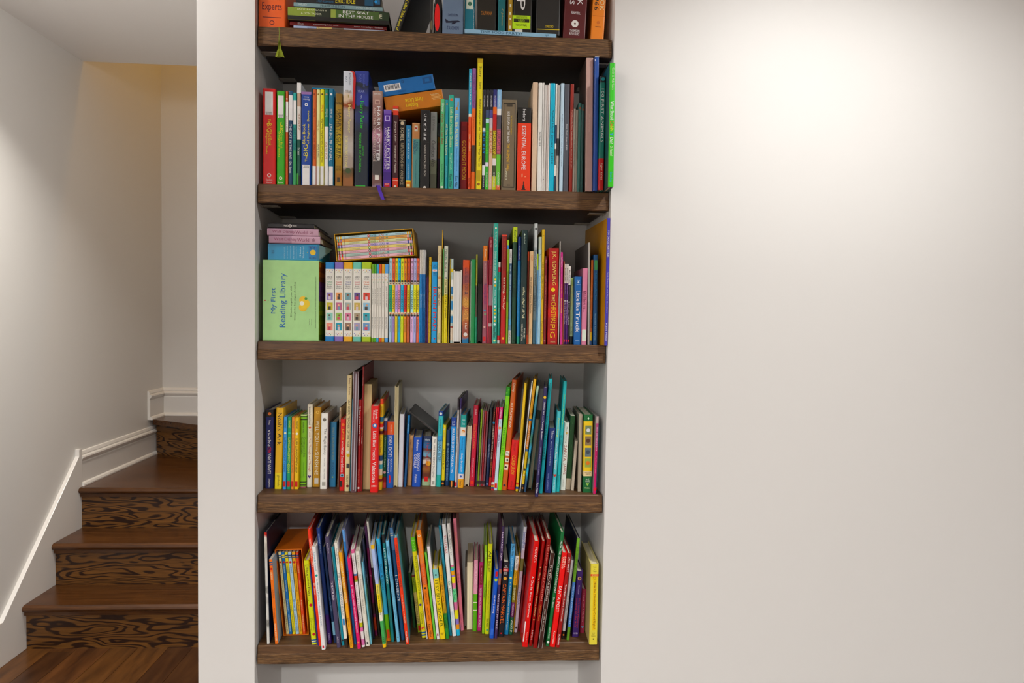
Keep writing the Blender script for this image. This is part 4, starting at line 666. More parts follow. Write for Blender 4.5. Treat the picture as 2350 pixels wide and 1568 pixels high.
b4(687.2, 702, 952, 1120, '74ac1c', 'lime-green', 'lime-green spine with dark stripes, two-line title', top=(689, 704), S='.0-.015:c8d0a0;.02-.035:2c3a10;.06-.075:2c3a10;.85-.855:2c3a10;.915-.93:2c3a10;.955-.97:2c3a10;.985-1:8a4a5a', T='.11,.25,2c3a10,.22,0,d,RINKER / FORD;.31,.58,2c3a10,.3,.18,d,Construction Site;.31,.54,2c3a10,.3,-.2,d,Spring Delight;.65,.84,4c7a14,.2,.1,d,chronicle books', n='board_book', d=.14)
b4(703, 715.4, 928.5, 1118.5, 'ddd6c4', 'ivory', 'ivory spine with rust-red title and hearts', top=(704.5, 717.5), T='.03,.25,4a3a34,.4,0,d,Bernadette Rossetti-Shustak;.31,.81,a85a4c,.45,0,d,I Love You Through and Through', I='h,.285,0,.24,c0502c;h,.875,0,.3,4a2a6a', P='.91,.965,-.2,.25,e8dcd4', n='board_book', d=.13)
b4(717, 733.6, 935, 1118, 'b08428', 'ochre', 'ochre spine with large white capitals', top=(720, 738), T='.17,.435,f0e4c8,.5,0,d,WILL YOU;.45,.55,f0e4c8,.36,.0,d,be my;.56,.845,f0e4c8,.5,0,d,SUNSHINE', I='c,.065,0,.22,d8b868;c,.065,0,.14,b08428', P='.89,.96,-.24,.3,c8c4bc', n='board_book', d=.14)
b4(733.6, 750, 949, 1123, 'e0ddd6', 'white', 'white spine with thin black serif title', top=(737, 753), T='.20,.55,3a3a3a,.42,.1,d,The Magic Bunny;.59,.70,7a7a78,.22,.1,d,Anna Currey;.73,.87,7a7a78,.22,.1,d,Mary Maclean', I='c,.085,0,.26,6a665c', P='.905,.955,-.2,.3,9a9890', n='board_book', d=.15, side='b0a8a4')
b4(755, 770.6, 969, 1118, '3a7ea8', 'steel-blue', 'steel-blue spine with olive lettering', top=(758, 773), T='.08,.58,8a9a6a,.34,0,d,WHAT A WONDERFUL WORLD;.61,.81,1c4464,.34,0,d,TIM HOPGOOD', I='c,.85,0,.1,a8c04a', n='board_book', d=.13, side='2a3f4f')
b4(774, 777.6, 936, 1119, '6a5040', 'brown', 'thin brown and beige spine', top=(777.5, 785), S='.0-.18:b8a890', T='.04,.2,5a1c1c,.6,0,d,JERRY PINKNEY', Y=None)
b4(778.4, 790, 963, 1127, 'c01418', 'red', 'red spine with gold and white lettering', top=(781.5, 793.5), T='.13,.29,e8b42c,.5,0,d,JUPITER;.30,.38,e8d8c0,.34,0,d,and the;.39,.74,f0e8dc,.5,0,d,Water Tower Inferno', I='c,.075,0,.3,d8702c;c,.785,0,.36,7aa8c0;c,.785,0,.22,2a3a4a', P='.86,.945,-.4,.05,16120f', n='board_book', d=.13)
b4(790.6, 801.6, 862, 1128, 'd8c89c', 'pale-cream', 'tall pale cream spine with black capitals', top=(796.5, 809), T='.025,.17,6a3020,.42,0,d,Beaty / Roberts;.21,.62,2a1c14,.45,0,d,LILA GREER, TEACHER OF THE YEAR;.86,.94,5a3a20,.4,0,d,ABRAMS', I='c,.66,0,.3,e8e4dc;c,.69,.1,.34,c8a83c;c,.955,.1,.28,6a2418', P='.76,.80,-.2,.4,3a3a3a')
b4(802, 805.6, 916, 1127, '1f6c86', 'teal-blue', 'thin teal-blue spine', top=(808, 811.5))
b4(806.2, 818.4, 853, 1131, '5c4448', 'mauve-grey', 'tall mauve-grey booklet bound in clear plastic', top=(812.5, 825.5), P='.02,.98,-.1,.1,9a949c;.0,.99,-.5,-.42,b8b4b8;.0,.99,.42,.5,b8b4b8', rough=.2, n='plastic_bound_booklet')
b4(819, 826, 918, 1129, '8a1620', 'crimson', 'crimson spine with white serif title', top=(823, 830), T='.075,.495,e8d8d0,.5,0,d,Elf Pets: A Saint Bernard Tradition;.75,.90,c87a6a,.4,0,d,Chanda A. Bell', I='c,.96,0,.36,d8d0cc')
b4(826.4, 830, 842, 1128, '7a141c', 'dark-red', 'tall thin dark red spine', top=(831.5, 835.8), T='.04,.2,c89a90,.4,0,d,Christmas;.5,.62,e0c8c0,.5,0,d,ELF ON THE SHELF')
b4(831.4, 847.8, 882, 1124, 'a89468', 'straw', 'old book turned with straw-coloured page edges outward', top=(835, 852.5), rev=True, page='c8b48a', n='paperback', hc=False, d=.16)
b4(850.4, 869, 932.5, 1131, 'c8161c', 'bright-red', 'thick bright red spine with white title', top=(853.5, 872), T='.04,.15,f0d8d4,.3,.2,d,Schertle;.05,.18,f0d8d4,.3,-.15,d,McElmurry;.29,.38,W,.42,0,d,Little;.395,.47,W,.42,0,d,Blue;.48,.62,W,.42,0,d,Truck\'s;.645,.885,W,.48,0,d,Valentine;.915,.935,f0d8d4,.6,0,h,HMH', I='c,.225,0,.3,2a6aa8;c,.225,0,.16,d8d4d0', n='board_book', d=.16)
b4(869.4, 875.8, 916, 1125, 'c8a428', 'yellow-and-red', 'yellow and red striped thin spine', top=(872.5, 880.5), S='.0-.06:c84a20;.06-.2:d8b42c;.2-.25:2a6a8a;.27-.31:c83a30;.31-.33:e0dcd4;.35-.38:4a1c1c;.38-.39:8a2420;.40-.6:d8c02c;.62-.68:22466a;.68-.72:d8d4c0;.72-.77:4aa0a8;.77-.84:d8ccb0;.88-.91:7a1c1c;.92-.97:d8b02c', T='.42,.59,2a2408,.5,0,d,I Like to Share!;.08,.18,3a3008,.4,0,d,Kirsty Wigglesworth', n='paperback')
b4(876.4, 884, 960, 1120, '14402a', 'dark-green', 'dark green spine with pale script title', top=(879, 887), S='.0-.04:c8c4c4;.04-.18:3a3a6a;.18-.24:7a1820;.85-.92:7a1820;.92-1:b0403c', T='.27,.70,b8cca8,.5,0,d,Christmas with Peppa', I='c,.78,0,.4,c89a9c')
b4(885.8, 902, 968, 1120, '2250a0', 'blue-and-orange', 'blue spine with orange top, white title', top=(888, 905), S='.0-.2:d0581c', T='.05,.18,f0d8c0,.2,.1,d,nickelodeon;.225,.36,e4ecf4,.5,0,d,POKE-A;.39,.53,e4ecf4,.5,0,d,DOT!;.56,.76,dce4f0,.26,.14,d,Alphabet Animals;.56,.78,dce4f0,.26,-.2,d,Adventure', I='e,.87,0,.12,c8202c;e,.87,0,.1,c8202c', n='board_book', d=.14)
b4(902.8, 911.6, 886, 1118, 'cfc6a4', 'pale-yellow', 'tall rounded pale yellow page block', top=(905.5, 915), rev=True, page='d0c8a4', n='board_book', d=.16)
b4(913.6, 924.6, 951, 1118, 'c8ccd4', 'bluish-white', 'bluish-white spine with multicoloured edge', top=(916.5, 929), P='.0,1,.40,.5,6a3a3c', n='board_book', d=.14)
b4(927.4, 932, 954, 1116, '174a78', 'blue', 'blue spine mostly hidden by a tan one', top=(932.5, 945), S='.0-.25:1f6ea4', T='.05,.3,bcd8e8,.3,0,d,Rachel Bright', Y=.09)
b4(933.4, 944, 1000, 1115, 'c89a6c', 'tan', 'short tan spine with brown lettering', top=(938.5, 949.5), T='.07,.2,7a4a30,.3,-.1,d,MCKEE;.25,.5,7a4a30,.3,.2,d,SPRING STINKS;.55,.7,7a4a30,.36,-.1,d,Little Bear', n='board_book', d=.12)
b4(944.6, 964.6, 1005, 1118, '1d4aa4', 'royal-blue', 'thick royal-blue spine with white title', top=(949, 969), T='.05,.26,dce4f4,.28,0,d,Rathmann;.31,.68,W,.32,.16,d,GOOD NIGHT,;.34,.62,W,.32,-.2,d,GORILLA;.75,.92,dce4f4,.28,-.05,d,Putnam'.replace('NIGHT,;', 'NIGHT;'), n='board_book', d=.13)
b4(967, 987, 1002, 1115, '5a3a34', 'dark-illustrated', 'thick illustrated spine, blue top to green foot', top=(971, 991), S='.0-.1:1f2f50;.1-.3:2f5f8a;.3-.45:6a9ab0;.45-.6:c8bcb0;.6-.72:8a5a30;.72-.86:5a2c1c;.86-1:9ab08c', T='.05,.09,c8d4e0,.6,0,h,Where;.14,.66,a81c24,.4,.05,d,Have You Smiley', P='.82,.92,-.2,.22,c01a22', I='c,.55,.2,.3,d8a02c', n='board_book', d=.13, soft=True)
b4(987.6, 1000, 1003, 1117, 'dcdad2', 'white', 'short white spine with thin black capitals', top=(991.5, 1004), T='.05,.13,3a3a38,.34,.05,d,Tafuri;.18,.82,2a2a28,.34,.0,d,HAVE YOU SEEN MY DUCKLING?', P='.89,.965,-.24,.24,9a9890', n='board_book', d=.13)
b4(1000.6, 1011.4, 944, 1118, '7ab4d0', 'turquoise-and-blue', 'turquoise and pale blue spine, dark title', top=(1006.5, 1017.5), S='.0-.065:17408a;.065-.33:4ab0b4;.33-.4:3f8fc0;.84-1:1f9a94', T='.1,.3,1c3f50,.36,0,d,Grandpamore;.38,.66,12364a,.6,0,d,SHARK BITE!', I='c,.035,0,.3,d8e4ec')
b4(1012, 1019.6, 976, 1117, 'dcc42c', 'yellow-and-black', 'yellow spine with black foot', top=(1016.5, 1023.8), S='.9-1:14120f', T='.39,.73,2a2408,.5,0,d,ALL ABOUT BLUEY', I='c,.07,0,.3,c8c0a0;c,.95,0,.34,d8803c', P='.12,.2,-.3,.3,c8b050')
b4(1020, 1029.8, 987, 1115, '1a3f6c', 'navy-blue', 'navy-blue spine with grey-blue lettering', top=(1024.3, 1033.6), T='.32,.92,8ab0cc,.5,0,d,THE GOING TO BED BOOK', I='c,.26,0,.36,7a94a4', n='board_book', d=.12)
b4(1030.4, 1042, 959, 1119, '2f86c8', 'azure', 'azure spine with white capitals, black foot', top=(1035.5, 1047.5), S='.0-.13:1c3a8a;.9-1:16120f', T='.05,.08,c8d4f0,.6,0,h,Judy;.085,.11,c8d4f0,.6,0,h,Sue;.16,.79,W,.46,0,d,PIRATES DON\'T TAKE BATHS', I='e,.95,0,.14,d88a4c', n='board_book', d=.13)
b4(1043, 1047.6, 915, 1119, 'b8b4b0', 'grey-and-black', 'tall thin grey spine with black top', top=(1050.5, 1055.6), S='.0-.1:1c1420;.1-.13:3a3440;.94-.99:b8283c', T='.12,.2,2a2a2a,.6,0,d,BIXBY;.33,.6,3a3a3a,.4,0,d,PRINCESS COLLECTION')
b4(1048, 1050.4, 914, 1119, '8a8690', 'grey-and-purple', 'tall thin grey spine with purple top', top=(1056.3, 1061), S='.0-.12:3a2c6a')
b4(1051, 1064, 953, 1120, '1f94d0', 'cyan', 'cyan spine with teal top and picture', top=(1058.6, 1071.4), S='.0-.17:1f8f8a;.17-.29:dcd4cc;.81-.88:d0ccd0;.88-1:d89a1c', T='.04,.09,bfe0e0,.5,.1,h,Lauren;.1,.14,bfe0e0,.5,.1,h,Duncan;.31,.5,1c4a80,.34,0,d,You\'re Getting a;.53,.78,e8f0f8,.42,0,d,Baby Brother!;.9,.98,6a4408,.4,0,d,little', I='c,.225,.1,.3,c87a3c;c,.235,0,.2,e8c8a8;c,.845,0,.2,3a5aa8', n='board_book', d=.13)
b4(1064.6, 1075.4, 977, 1116, 'c8bfa8', 'cream-paged', 'book with cream page edges facing out', top=(1071.8, 1082), rev=True, page='d8cfb8', n='board_book', d=.14)
b4(1076.4, 1087.4, 931, 1117, 'b0123c', 'crimson-pink', 'crimson-pink spine with orange title', top=(1086, 1098), T='.04,.11,f0c8d0,.5,0,d,Joni;.23,.53,d8783c,.5,0,d,One Smart Cookie;.65,.88,e8a8b8,.28,0,d,BY BRIAN CARTLANDER LOVE', P='.93,.97,-.3,.3,d8441c', n='picture_book', d=.16)
for q in ((1091, 1094, 950, '4a3050', 'dusky-purple', 'thin dusky purple spine', (1098.5, 1102)), (1094.6, 1098.8, 940, '7a9a2c', 'olive-lime', 'thin olive-lime spine', (1104, 1108)), (1099.4, 1103.2, 942, '8a6a68', 'taupe-pink', 'thin taupe-pink spine', (1108.8, 1111.8)), (1103.8, 1107.8, 943, '9a2c34', 'tomato-red', 'thin tomato-red spine', (1112.6, 1116.8)), (1108.4, 1112.8, 945, '7a5058', 'dusty-rose', 'thin dusty rose spine', (1117.4, 1122))):
    b4(q[0], q[1], q[2], 1116, q[3], q[4], q[5], top=q[6], n='paperback', hc=False, d=.15, T='.4,.85,d8c8c8,.36,0,d,Little Critter', P='.93,.97,-.4,.4,2a2024')
b4(1114, 1121, 936, 1117, '1b2c50', 'midnight-blue', 'midnight-blue spine with pale lettering', top=(1124.5, 1131.8), S='.0-.4:18242c', T='.05,.4,4a5a64,.4,0,d,Antoine de Saint Exupery;.46,.63,a8c0e0,.44,0,d,The Little Prince', I='c,.97,0,.3,8a9ac0', n='paperback')
b4(1121.6, 1126.4, 939, 1118, '4a241c', 'chocolate', 'chocolate-brown spine with cream capitals', top=(1132.3, 1138), T='.04,.14,d89a5c,.4,0,d,RAINA;.22,.64,e8dccc,.6,0,d,THE BABY-SITTERS CLUB;.68,.86,d8803c,.4,0,d,ANN M. MARTIN', I='c,.175,0,.5,2f8ab8', P='.88,.99,-.5,.5,b01a22', n='paperback')
b4(1126.8, 1129.6, 936, 1126, 'a82434', 'red', 'first of two thin red spines', top=(1138.6, 1142), T='.3,.85,e0a8a8,.4,0,d,Frog and Toad', S='.9-.93:e8e0dc;.94-.96:e0b040;.96-.98:2a4a8a', n='paperback')
b4(1130, 1132.8, 936, 1126, 'b42838', 'rose-red', 'second of two thin red spines', top=(1142.4, 1145.4), T='.3,.85,e0a8a8,.4,0,d,Frog and Toad', S='.9-.93:e8e0dc;.94-.96:e0b040;.96-.98:2a4a8a', n='paperback')
b4(1133.4, 1141, 935, 1126, 'b8ccd8', 'frosty-blue', 'frosty-blue spine with pink top, purple title', top=(1146, 1155), S='.0-.145:c01a6c', T='.02,.13,f0d0e0,.6,0,d,Disney;.17,.2,8a3a8a,.4,0,d,Junior;.31,.48,6a2a80,.5,0,d,Tell the Time', P='.915,.97,-.34,.34,c01a24', I='c,.25,0,.4,c88a6a')
b4(1141.6, 1151.2, 888, 1126, '7cc41c', 'apple-green', 'tall apple-green spine with leafy top', top=(1161.5, 1172), S='.0-.09:2f8a1c', T='.17,.28,3a7a14,.4,0,d,Silverstein;.39,.47,3a7a14,.5,0,d,THE;.48,.57,4a8a1c,.5,0,d,GIVING;.58,.67,4a8a1c,.5,0,d,TREE;.8,.92,4a8a1c,.34,0,d,HarperCollins', I='c,.03,.2,.2,5fb03c;c,.06,-.2,.2,5fb03c', n='picture_book')
b4(1151.8, 1162.6, 872, 1126, 'b4581c', 'orange-brown', 'tall orange-brown spine with spotted dog pictures', top=(1175, 1187), T='.035,.11,f0d8c0,.6,0,d,Disney;.21,.43,f0e0cc,.42,0,d,101 DALMATIANS', P='.645,.685,-.36,.4,d8d0c8;.705,.745,-.36,.4,d0c4b8;.765,.815,-.36,.4,d8c8b4', I='c,.66,-.1,.16,1a1816;c,.67,.2,.12,1a1816;c,.725,.1,.22,2a2620;c,.79,-.1,.24,2a2018;c,.955,0,.26,2a2440', n='picture_book')
b4(1163.2, 1181, 1011, 1125, 'cc2c10', 'vermilion', 'short vermilion spine with yellow title', top=(1173.5, 1191), T='.05,.22,8a1c0c,.2,-.02,d,FREEMAN;.31,.70,f0b02c,.46,.0,d,CORDUROY;.82,.95,8a1c0c,.26,0,d,VIKING', n='board_book', d=.13)
b4(1182.6, 1188, 879, 1128, 'd4b414', 'vivid-yellow', 'tall vivid-yellow plain spine', top=(1201, 1209.5), T='.25,.5,b89a10,.4,0,d,Cocoa', S='.92-.94:c04a1c;.96-.98:2a4a8a')
b4(1192, 1194.6, 874, 1130, 'd0d4d0', 'white', 'tall thin white spine beside yellow', top=(1220, 1222.8))
b4(1195.2, 1200.8, 870, 1130, 'd8a81c', 'orange-and-yellow', 'tall yellow spine with orange and white lettering', top=(1224, 1231), S='.35-.37:3a6a9a;.37-.62:d88a2c;.62-.64:4a6a8a;.64-.93:e0bc1c;.93-1:1a1410', T='.06,.33,a8401c,.5,0,d,STEPHEN CURRY / REBEKAH MITCHELL;.40,.60,e8f0f4,.6,0,d,I HAVE A SUPERPOWER', I='c,.8,0,.4,2a2420;c,.85,0,.3,d8d4d0;c,.965,0,.3,d88a4c')
b4(1202.4, 1208, 886, 1130, '3a8098', 'teal-illustrated', 'tall teal illustrated spine', top=(1232, 1237.4), S='.0-.05:a8c0a8;.05-.2:5f9aa0;.35-.42:3fa8d0;.45-.55:3f7a6a;.55-.65:4aa8cc;.68-.74:8aa890;.78-.84:4ab0d0;.85-1:2a4a6a', soft=True)
b4(1210, 1219.6, 961, 1124, 'a8a48c', 'grey-green', 'thick block of grey-green page edges with teal cover', top=(1227.5, 1239), rev=True, page='a09c84', n='hardcover_book', d=.15, side='1f4a44')
b4(1227, 1235, 890, 1141, '262250', 'indigo', 'tall indigo spine protruding, white title', top=(1248, 1256.5), T='.13,.25,W,.5,0,d,Getting Sick;.26,.29,W,.3,0,d,and;.30,.48,W,.5,0,d,Feeling Better;.54,.8,a8a4c8,.36,0,d,Carron Brown & Wesley Robins;.87,.97,e4e0f0,.5,0,d,Kane Miller', I='c,.09,0,.4,d8b02c')
b4(1239, 1247, 870, 1133, '34a0a8', 'turquoise', 'tall turquoise spine with dark lettering', top=(1262, 1270), T='.04,.17,14404a,.45,0,d,Katz/Catrow;.32,.71,123c46,.5,0,d,take me out of the bathtub;.86,.97,1c6a74,.36,0,d,McElderry Books')
b4(1252.4, 1268.4, 983, 1132, '122c68', 'deep-navy', 'thick deep-navy spine with fine white script', top=(1262.5, 1278), T='.04,.16,d8e0f0,.3,.1,d,Tillman;.2,.58,b8c8e4,.22,.0,d,Wherever You Are my love will find you;.7,.96,8a9ac8,.18,-.1,d,FEIWEL and FRIENDS', n='board_book', d=.14)
b4(1269.6, 1279, 945, 1131, '58b4bc', 'light-turquoise', 'light turquoise spine with yellow and white lettering', top=(1282, 1291), T='.08,.32,d8d83c,.55,0,d,Curious George;.36,.72,e8f0f0,.5,0,d,Curious About Summer;.85,.96,e0f0f0,.36,0,d,HMH', I='h,.79,0,.4,b83a34')
b4(1279.6, 1288, 875, 1129, '1aa4a8', 'bright-turquoise', 'tall bright turquoise spine with lime lettering', top=(1297, 1305), T='.12,.43,a8e04a,.42,0,d,Thidwick the Big-Hearted Moose;.49,.58,12404a,.5,0,d,Dr. Seuss;.85,.97,0f6a70,.36,0,d,Random House')
b4(1289, 1301.4, 971, 1126, 'd4d8d0', 'white', 'white spine with bold red title', top=(1299, 1311), T='.06,.3,7a7a72,.3,0,d,Mark Fearing;.335,.57,8a1420,.55,0,d,SANTA;.6,.765,8a1420,.55,0,d,JAWS;.83,.95,8a8a84,.24,0,d,Candlewick', I='c,.15,.05,.16,c8a04a', n='picture_book', d=.14)
b4(1303.4, 1313, 955, 1124, '14401c', 'dark-green', 'floppy dark green paperback curling outward', top=(1311.5, 1327.5), S='.85-1:a89c88', T='.35,.55,8aa88a,.1,.1,d,reading together again', I='c,.1,.1,.08,5a8a5a;c,.2,-.2,.06,5a8a5a', n='paperback', hc=False, d=.15)
b4(1314.4, 1320.4, 1012, 1127, 'b8ac9c', 'beige-paged', 'thin beige page block', top=(1324, 1330), rev=True, page='b8ac9c', hc=False, n='paperback', d=.14)
b4(1325.6, 1334, 952, 1129, 'a09484', 'greige-paged', 'tall greige page block beside green board book', top=(1329.5, 1336.5), rev=True, page='a89c8c', hc=False, n='paperback', d=.17)
b4(1336, 1357.6, 952, 1131, '1a5a30', 'green-and-yellow', 'thick green spine with yellow animal picture panel', top=(1338.5, 1360.5), S='.085-.725:d8b80f;.725-.79:d8c49a', P='.14,.255,-.32,.34,6a7a5a;.28,.395,-.32,.34,7a6a50;.425,.54,-.32,.34,5a6a70;.56,.675,-.32,.34,8a9a50', T='.735,.75,4a3a1c,.7,0,h,LANCASTER;.755,.77,4a3a1c,.4,0,h,FARM;.82,.84,d8e4d0,.4,0,h,A-Z;.845,.865,d8e4d0,.44,0,h,MOOING;.93,.95,c8d8a0,.6,0,h,Hinkler', I='c,.2,0,.2,c8ccd0;c,.335,0,.22,4a3020;c,.48,0,.22,3a4450;c,.62,0,.22,c8702c;d,.05,0,.1,c8d8c0;h,.895,0,.16,8ab05a', n='board_book', d=.16)
b4(1362.4, 1369, 956, 1134, 'b81c64', 'hot-pink', 'hot-pink spine with pale lettering', top=(1369.5, 1376.2), S='.0-.09:b8a8a8;.09-.4:b0507c', T='.14,.45,f0c0d8,.4,0,d,BEST BIRTHDAY EVER;.5,.75,e8a8c8,.36,0,d,Pop Star Life Story', P='.92,.96,-.4,.4,d8243c', side='a09c9a')
b4(1369.6, 1373, 975, 1131, '1c5a6c', 'petrol', 'thin petrol-blue spine against the niche wall', top=(1376.4, 1379.6), S='.92-.96:b01a34')
# ---------------------------------------------------------------- bottom shelf
def b5(x0, x1, yt, yb, *a, **k): return B(5, x0, x1, yt, yb, *a, **k)
b5(612.5, 618, 1222, 1478, 'c8c8c4', 'worn-white', 'tall worn white spine with frayed edges', top=(604.5, 613), S='.0-.03:b03028;.03-.1:ccc8c0;.1-.2:b0aca4;.5-.54:8a8a86;.58-.64:a8a8a4;.8-.84:7a7a76', soft=True, side='141c3c', n='hardcover_book')
b5(631, 638.6, 1284, 1478, 'd8701c', 'orange', 'orange paperback spine leaning, striped top', top=(617.4, 624.6), S='.03-.045:2a4a7a;.06-.075:2a4a7a', T='.15,.24,f0d8b8,.55,0,d,USBORNE;.36,.46,8a3c10,.45,0,d,Emily Bone;.58,.7,8a3c10,.5,0,d,Penguins;.76,.97,f0d8b8,.5,0,d,USBORNE BEGINNERS', I='c,.115,0,.36,b02a24', n='paperback', hc=False, d=.16, side='8a9ab0')
UB = (((657, 663), (638.5, 645), 'e0d0a0', 'cream', 'Danger Animals', '4a2418'), ((663.6, 671), (646, 652.8), '1c64a4', 'blue', 'Dinosaurs', 'b8d4ec'), ((671.4, 678.6), (653.4, 660.2), 'e4c81c', 'yellow', 'Farm animals', '3a6a4a'), ((679, 686.6), (661, 668.4), 'a8c4e0', 'light-blue', 'Bears', '2a5a9c'), ((687, 694.6), (669.4, 677.6), 'dca01c', 'golden', 'Wolves', '5a3408'), ((695, 701.4), (678.4, 684.6), 'c84a1c', 'rust-orange', 'Reptiles', 'f0c8a0'))
for (bb, tp, c, cn, tx, tcx) in UB:
    b5(bb[0], bb[1], 1270, 1458, c, cn, '%s leaning paperback inside the orange slipcase' % cn, top=tp, S='.03-.045:%s;.055-.065:%s' % (('2a4a7a',) * 2 if cn != 'blue' else ('d8c050',) * 2), T='.16,.25,%s,.45,0,d,USBORNE;.34,.48,%s,.4,0,d,Emma Helbrough;.57,.72,%s,.55,0,d,%s;.76,.97,%s,.45,0,d,USBORNE BEGINNERS' % (tcx, tcx, tcx, tx, tcx), I='c,.12,0,.36,b02a24', n='paperback', hc=False, d=.15)
b5(714.5, 727.4, 1287, 1480, 'c8d01c', 'lime-yellow', 'lime-yellow spine with striped foot', top=(697.5, 709.5), S='.94-.955:2a5a8a;.955-.97:e8d8a0;.97-.982:2a5a8a', T='.05,.18,4a1c1c,.5,0,d,Dance;.19,.25,4a1c1c,.34,0,d,with;.26,.30,4a1c1c,.34,0,d,the;.315,.42,4a1c1c,.5,0,d,Elves;.68,.83,6a7a14,.28,.2,d,Sam Taplin;.68,.84,6a7a14,.28,-.2,d,Rita Cavillage', I='c,.53,.05,.3,b8242c;c,.88,.1,.28,b02a34;c,.47,-.3,.06,2a5a2c;c,.6,.3,.06,2a5a2c', n='board_book', d=.15)
b5(728.6, 731.8, 1300, 1482, '2a2c78', 'ultramarine', 'thin ultramarine spine', top=(710.2, 713))
b5(732, 738.6, 1215, 1483, 'd8420f', 'orange-red', 'tall orange-red spine with white capitals', top=(704.5, 714.5), T='.08,.32,f0dcc8,.5,0,d,HORTON HEARS A WHO;.46,.56,f0dcc8,.5,0,d,Dr. Seuss')
b5(739.6, 749, 1256, 1492, 'd8d8d8', 'white', 'white protruding spine with thin coloured lettering', top=(717.5, 727), T='.05,.23,3a80a0,.4,0,d,Curtis & Cornell;.31,.77,4a6a8a,.42,0,d,Is There Really a Human RACE?', I='c,.275,0,.3,1f8a84', P='.96,.985,-.2,.2,b8243c')
b5(752.4, 762.4, 1212, 1478, '16306a', 'dark-blue', 'tall dark blue spine turning purple below', top=(726.5, 734.5), S='.75-1:3a1c68', T='.05,.22,a8bcdc,.4,0,d,GOODNIGHT LITTLE JACK;.91,.97,d0c0e0,.4,0,d,SCHOLASTIC')
b5(764, 770.6, 1255, 1476, '122a4c', 'navy', 'navy spine with pale blue lower label', top=(738, 744), S='.78-.92:7aa8c0', T='.5,.7,8ab0d0,.4,0,d,Nancy Tillman')
b5(772.4, 782.6, 1232, 1487, '453f58', 'slate-purple', 'slate-purple spine in shiny clear wrap', top=(745.8, 755), T='.06,.15,c8c4cc,.34,0,d,Fox/Dyer;.40,.57,d8d4dc,.4,0,d,TIME FOR BED;.9,.96,c8c4cc,.3,0,d,Gulliver', rough=.15)
b5(784, 791, 1255, 1482, '2a94a8', 'teal', 'teal spine with white edge', top=(760.4, 766), P='.0,1,-.5,-.4,c8d0d0', T='.1,.3,1c5a6a,.4,0,d,How to be;.55,.8,1c5a6a,.4,0,d,Mouse Cat', I='c,.95,0,.36,12303a')
b5(791.6, 798.4, 1247, 1488, 'd8d6cc', 'white', 'white spine with hand-drawn crayon lettering', top=(766.5, 775), S='.91-1:2a2018', T='.05,.20,4a4a48,.5,0,d,Drew Daywalt / Oliver Jeffers;.28,.33,4a4a44,.5,0,d,THE;.34,.40,b83030,.55,0,d,DAY;.41,.45,4a4a44,.45,0,d,the;.46,.62,3a6a8a,.55,0,d,CRAYONS;.63,.7,3a6a8a,.55,0,d,QUIT', P='.72,.78,-.3,.3,3a7ab0')
b5(803, 811, 1269, 1488, 'dc9c0f', 'amber', 'amber spine with white lettering', top=(777, 785), T='.09,.24,f4e8c8,.46,0,d,MEMORY;.25,.53,f4e8c8,.46,0,d,ROUTINE CAROUSEL;.68,.78,5a3c08,.36,0,d,Adam Hale;.86,.98,3a2806,.5,0,d,Kane Miller')
b5(813, 818, 1217, 1480, '2f6cac', 'blue', 'tall blue spine with pale illustrated cover', top=(784, 792), S='.0-.1:5f90c8', T='.3,.75,1c4478,.6,0,d,THE BRILLIANT DEEP', side='8a90b8')
b5(820, 828.4, 1282, 1490, 'c81464', 'magenta', 'magenta spine with white capitals', top=(797, 804), T='.33,.82,f0c8dc,.4,0,d,THE GIRL WHO NEVER MADE MISTAKES', I='c,.3,0,.24,e0a0c0;c,.93,0,.26,d8a04a')
b5(830, 838, 1261, 1486, 'd8d4d4', 'white-and-pink', 'white spine with pink top and rainbow blocks', top=(805.6, 812.6), S='.0-.04:c8608a;.25-.27:3a6a9a;.27-.31:c84a2c;.31-.33:8a9a3c;.75-.8:b8b83c;.79-.8:4a8a4a;.8-.84:c8689a;.92-.98:c070a0', T='.06,.24,3a3a3a,.36,0,d,George and Martha;.36,.48,6a6a6a,.3,0,d,the musical;.50,.73,3a3a4a,.5,0,d,IT\'S A SMALL WORLD', n='paperback')
b5(839.4, 849, 1266, 1484, 'd0cec4', 'chalk-white', 'chalk-white spine with thin grey lettering', top=(815, 824.6), T='.04,.17,9a9488,.4,0,d,Erik Carlsen;.24,.66,8a8478,.5,0,d,Do Princesses Wear Hiking Boots?;.84,.93,9a9488,.36,0,d,Rising Moon', P='.955,.975,-.2,.2,2a2a2a')
b5(850, 854, 1290, 1480, '7ab8cc', 'pale-blue', 'thin pale blue spine', top=(829.6, 834), T='.3,.6,3a7a94,.4,0,d,Watercolor')
b5(856, 860, 1237, 1467, '172036', 'blue-black', 'thin blue-black spine', top=(831, 835.6), T='.2,.6,8a94a8,.4,0,d,Olivia Saves')
b5(860.6, 866.6, 1207, 1460, '6a1c48', 'plum', 'tall plum spine with orange foot', top=(836, 842), S='.0-.2:3a1840;.4-.6:8a1c54;.7-.8:3a1c20;.83-.95:a83c1c', T='.4,.5,d8a8c0,.6,0,h,THIS')
b5(868.5, 873, 1197, 1462, 'bcbab4', 'grey-white', 'very tall grey-white spine', top=(841, 846.5), S='.4-1:1c1a18')
b5(878.4, 887, 1251, 1487, '9ab0dc', 'lavender-and-yellow', 'lavender and yellow spine with green foot', top=(851, 859), S='.0-.04:e0b01c;.04-.38:a4b4e0;.38-.48:d8cc6a;.48-.66:d8c42c;.66-.74:dcd8c8;.74-.965:4a9a58;.965-1:e0b01c', T='.2,.33,7a88b8,.36,0,d,Kotzwinkle/Murray;.39,.68,3a3410,.45,0,d,Walter the Farting Dog;.9,.96,1c4a2c,.45,0,h,EJ')
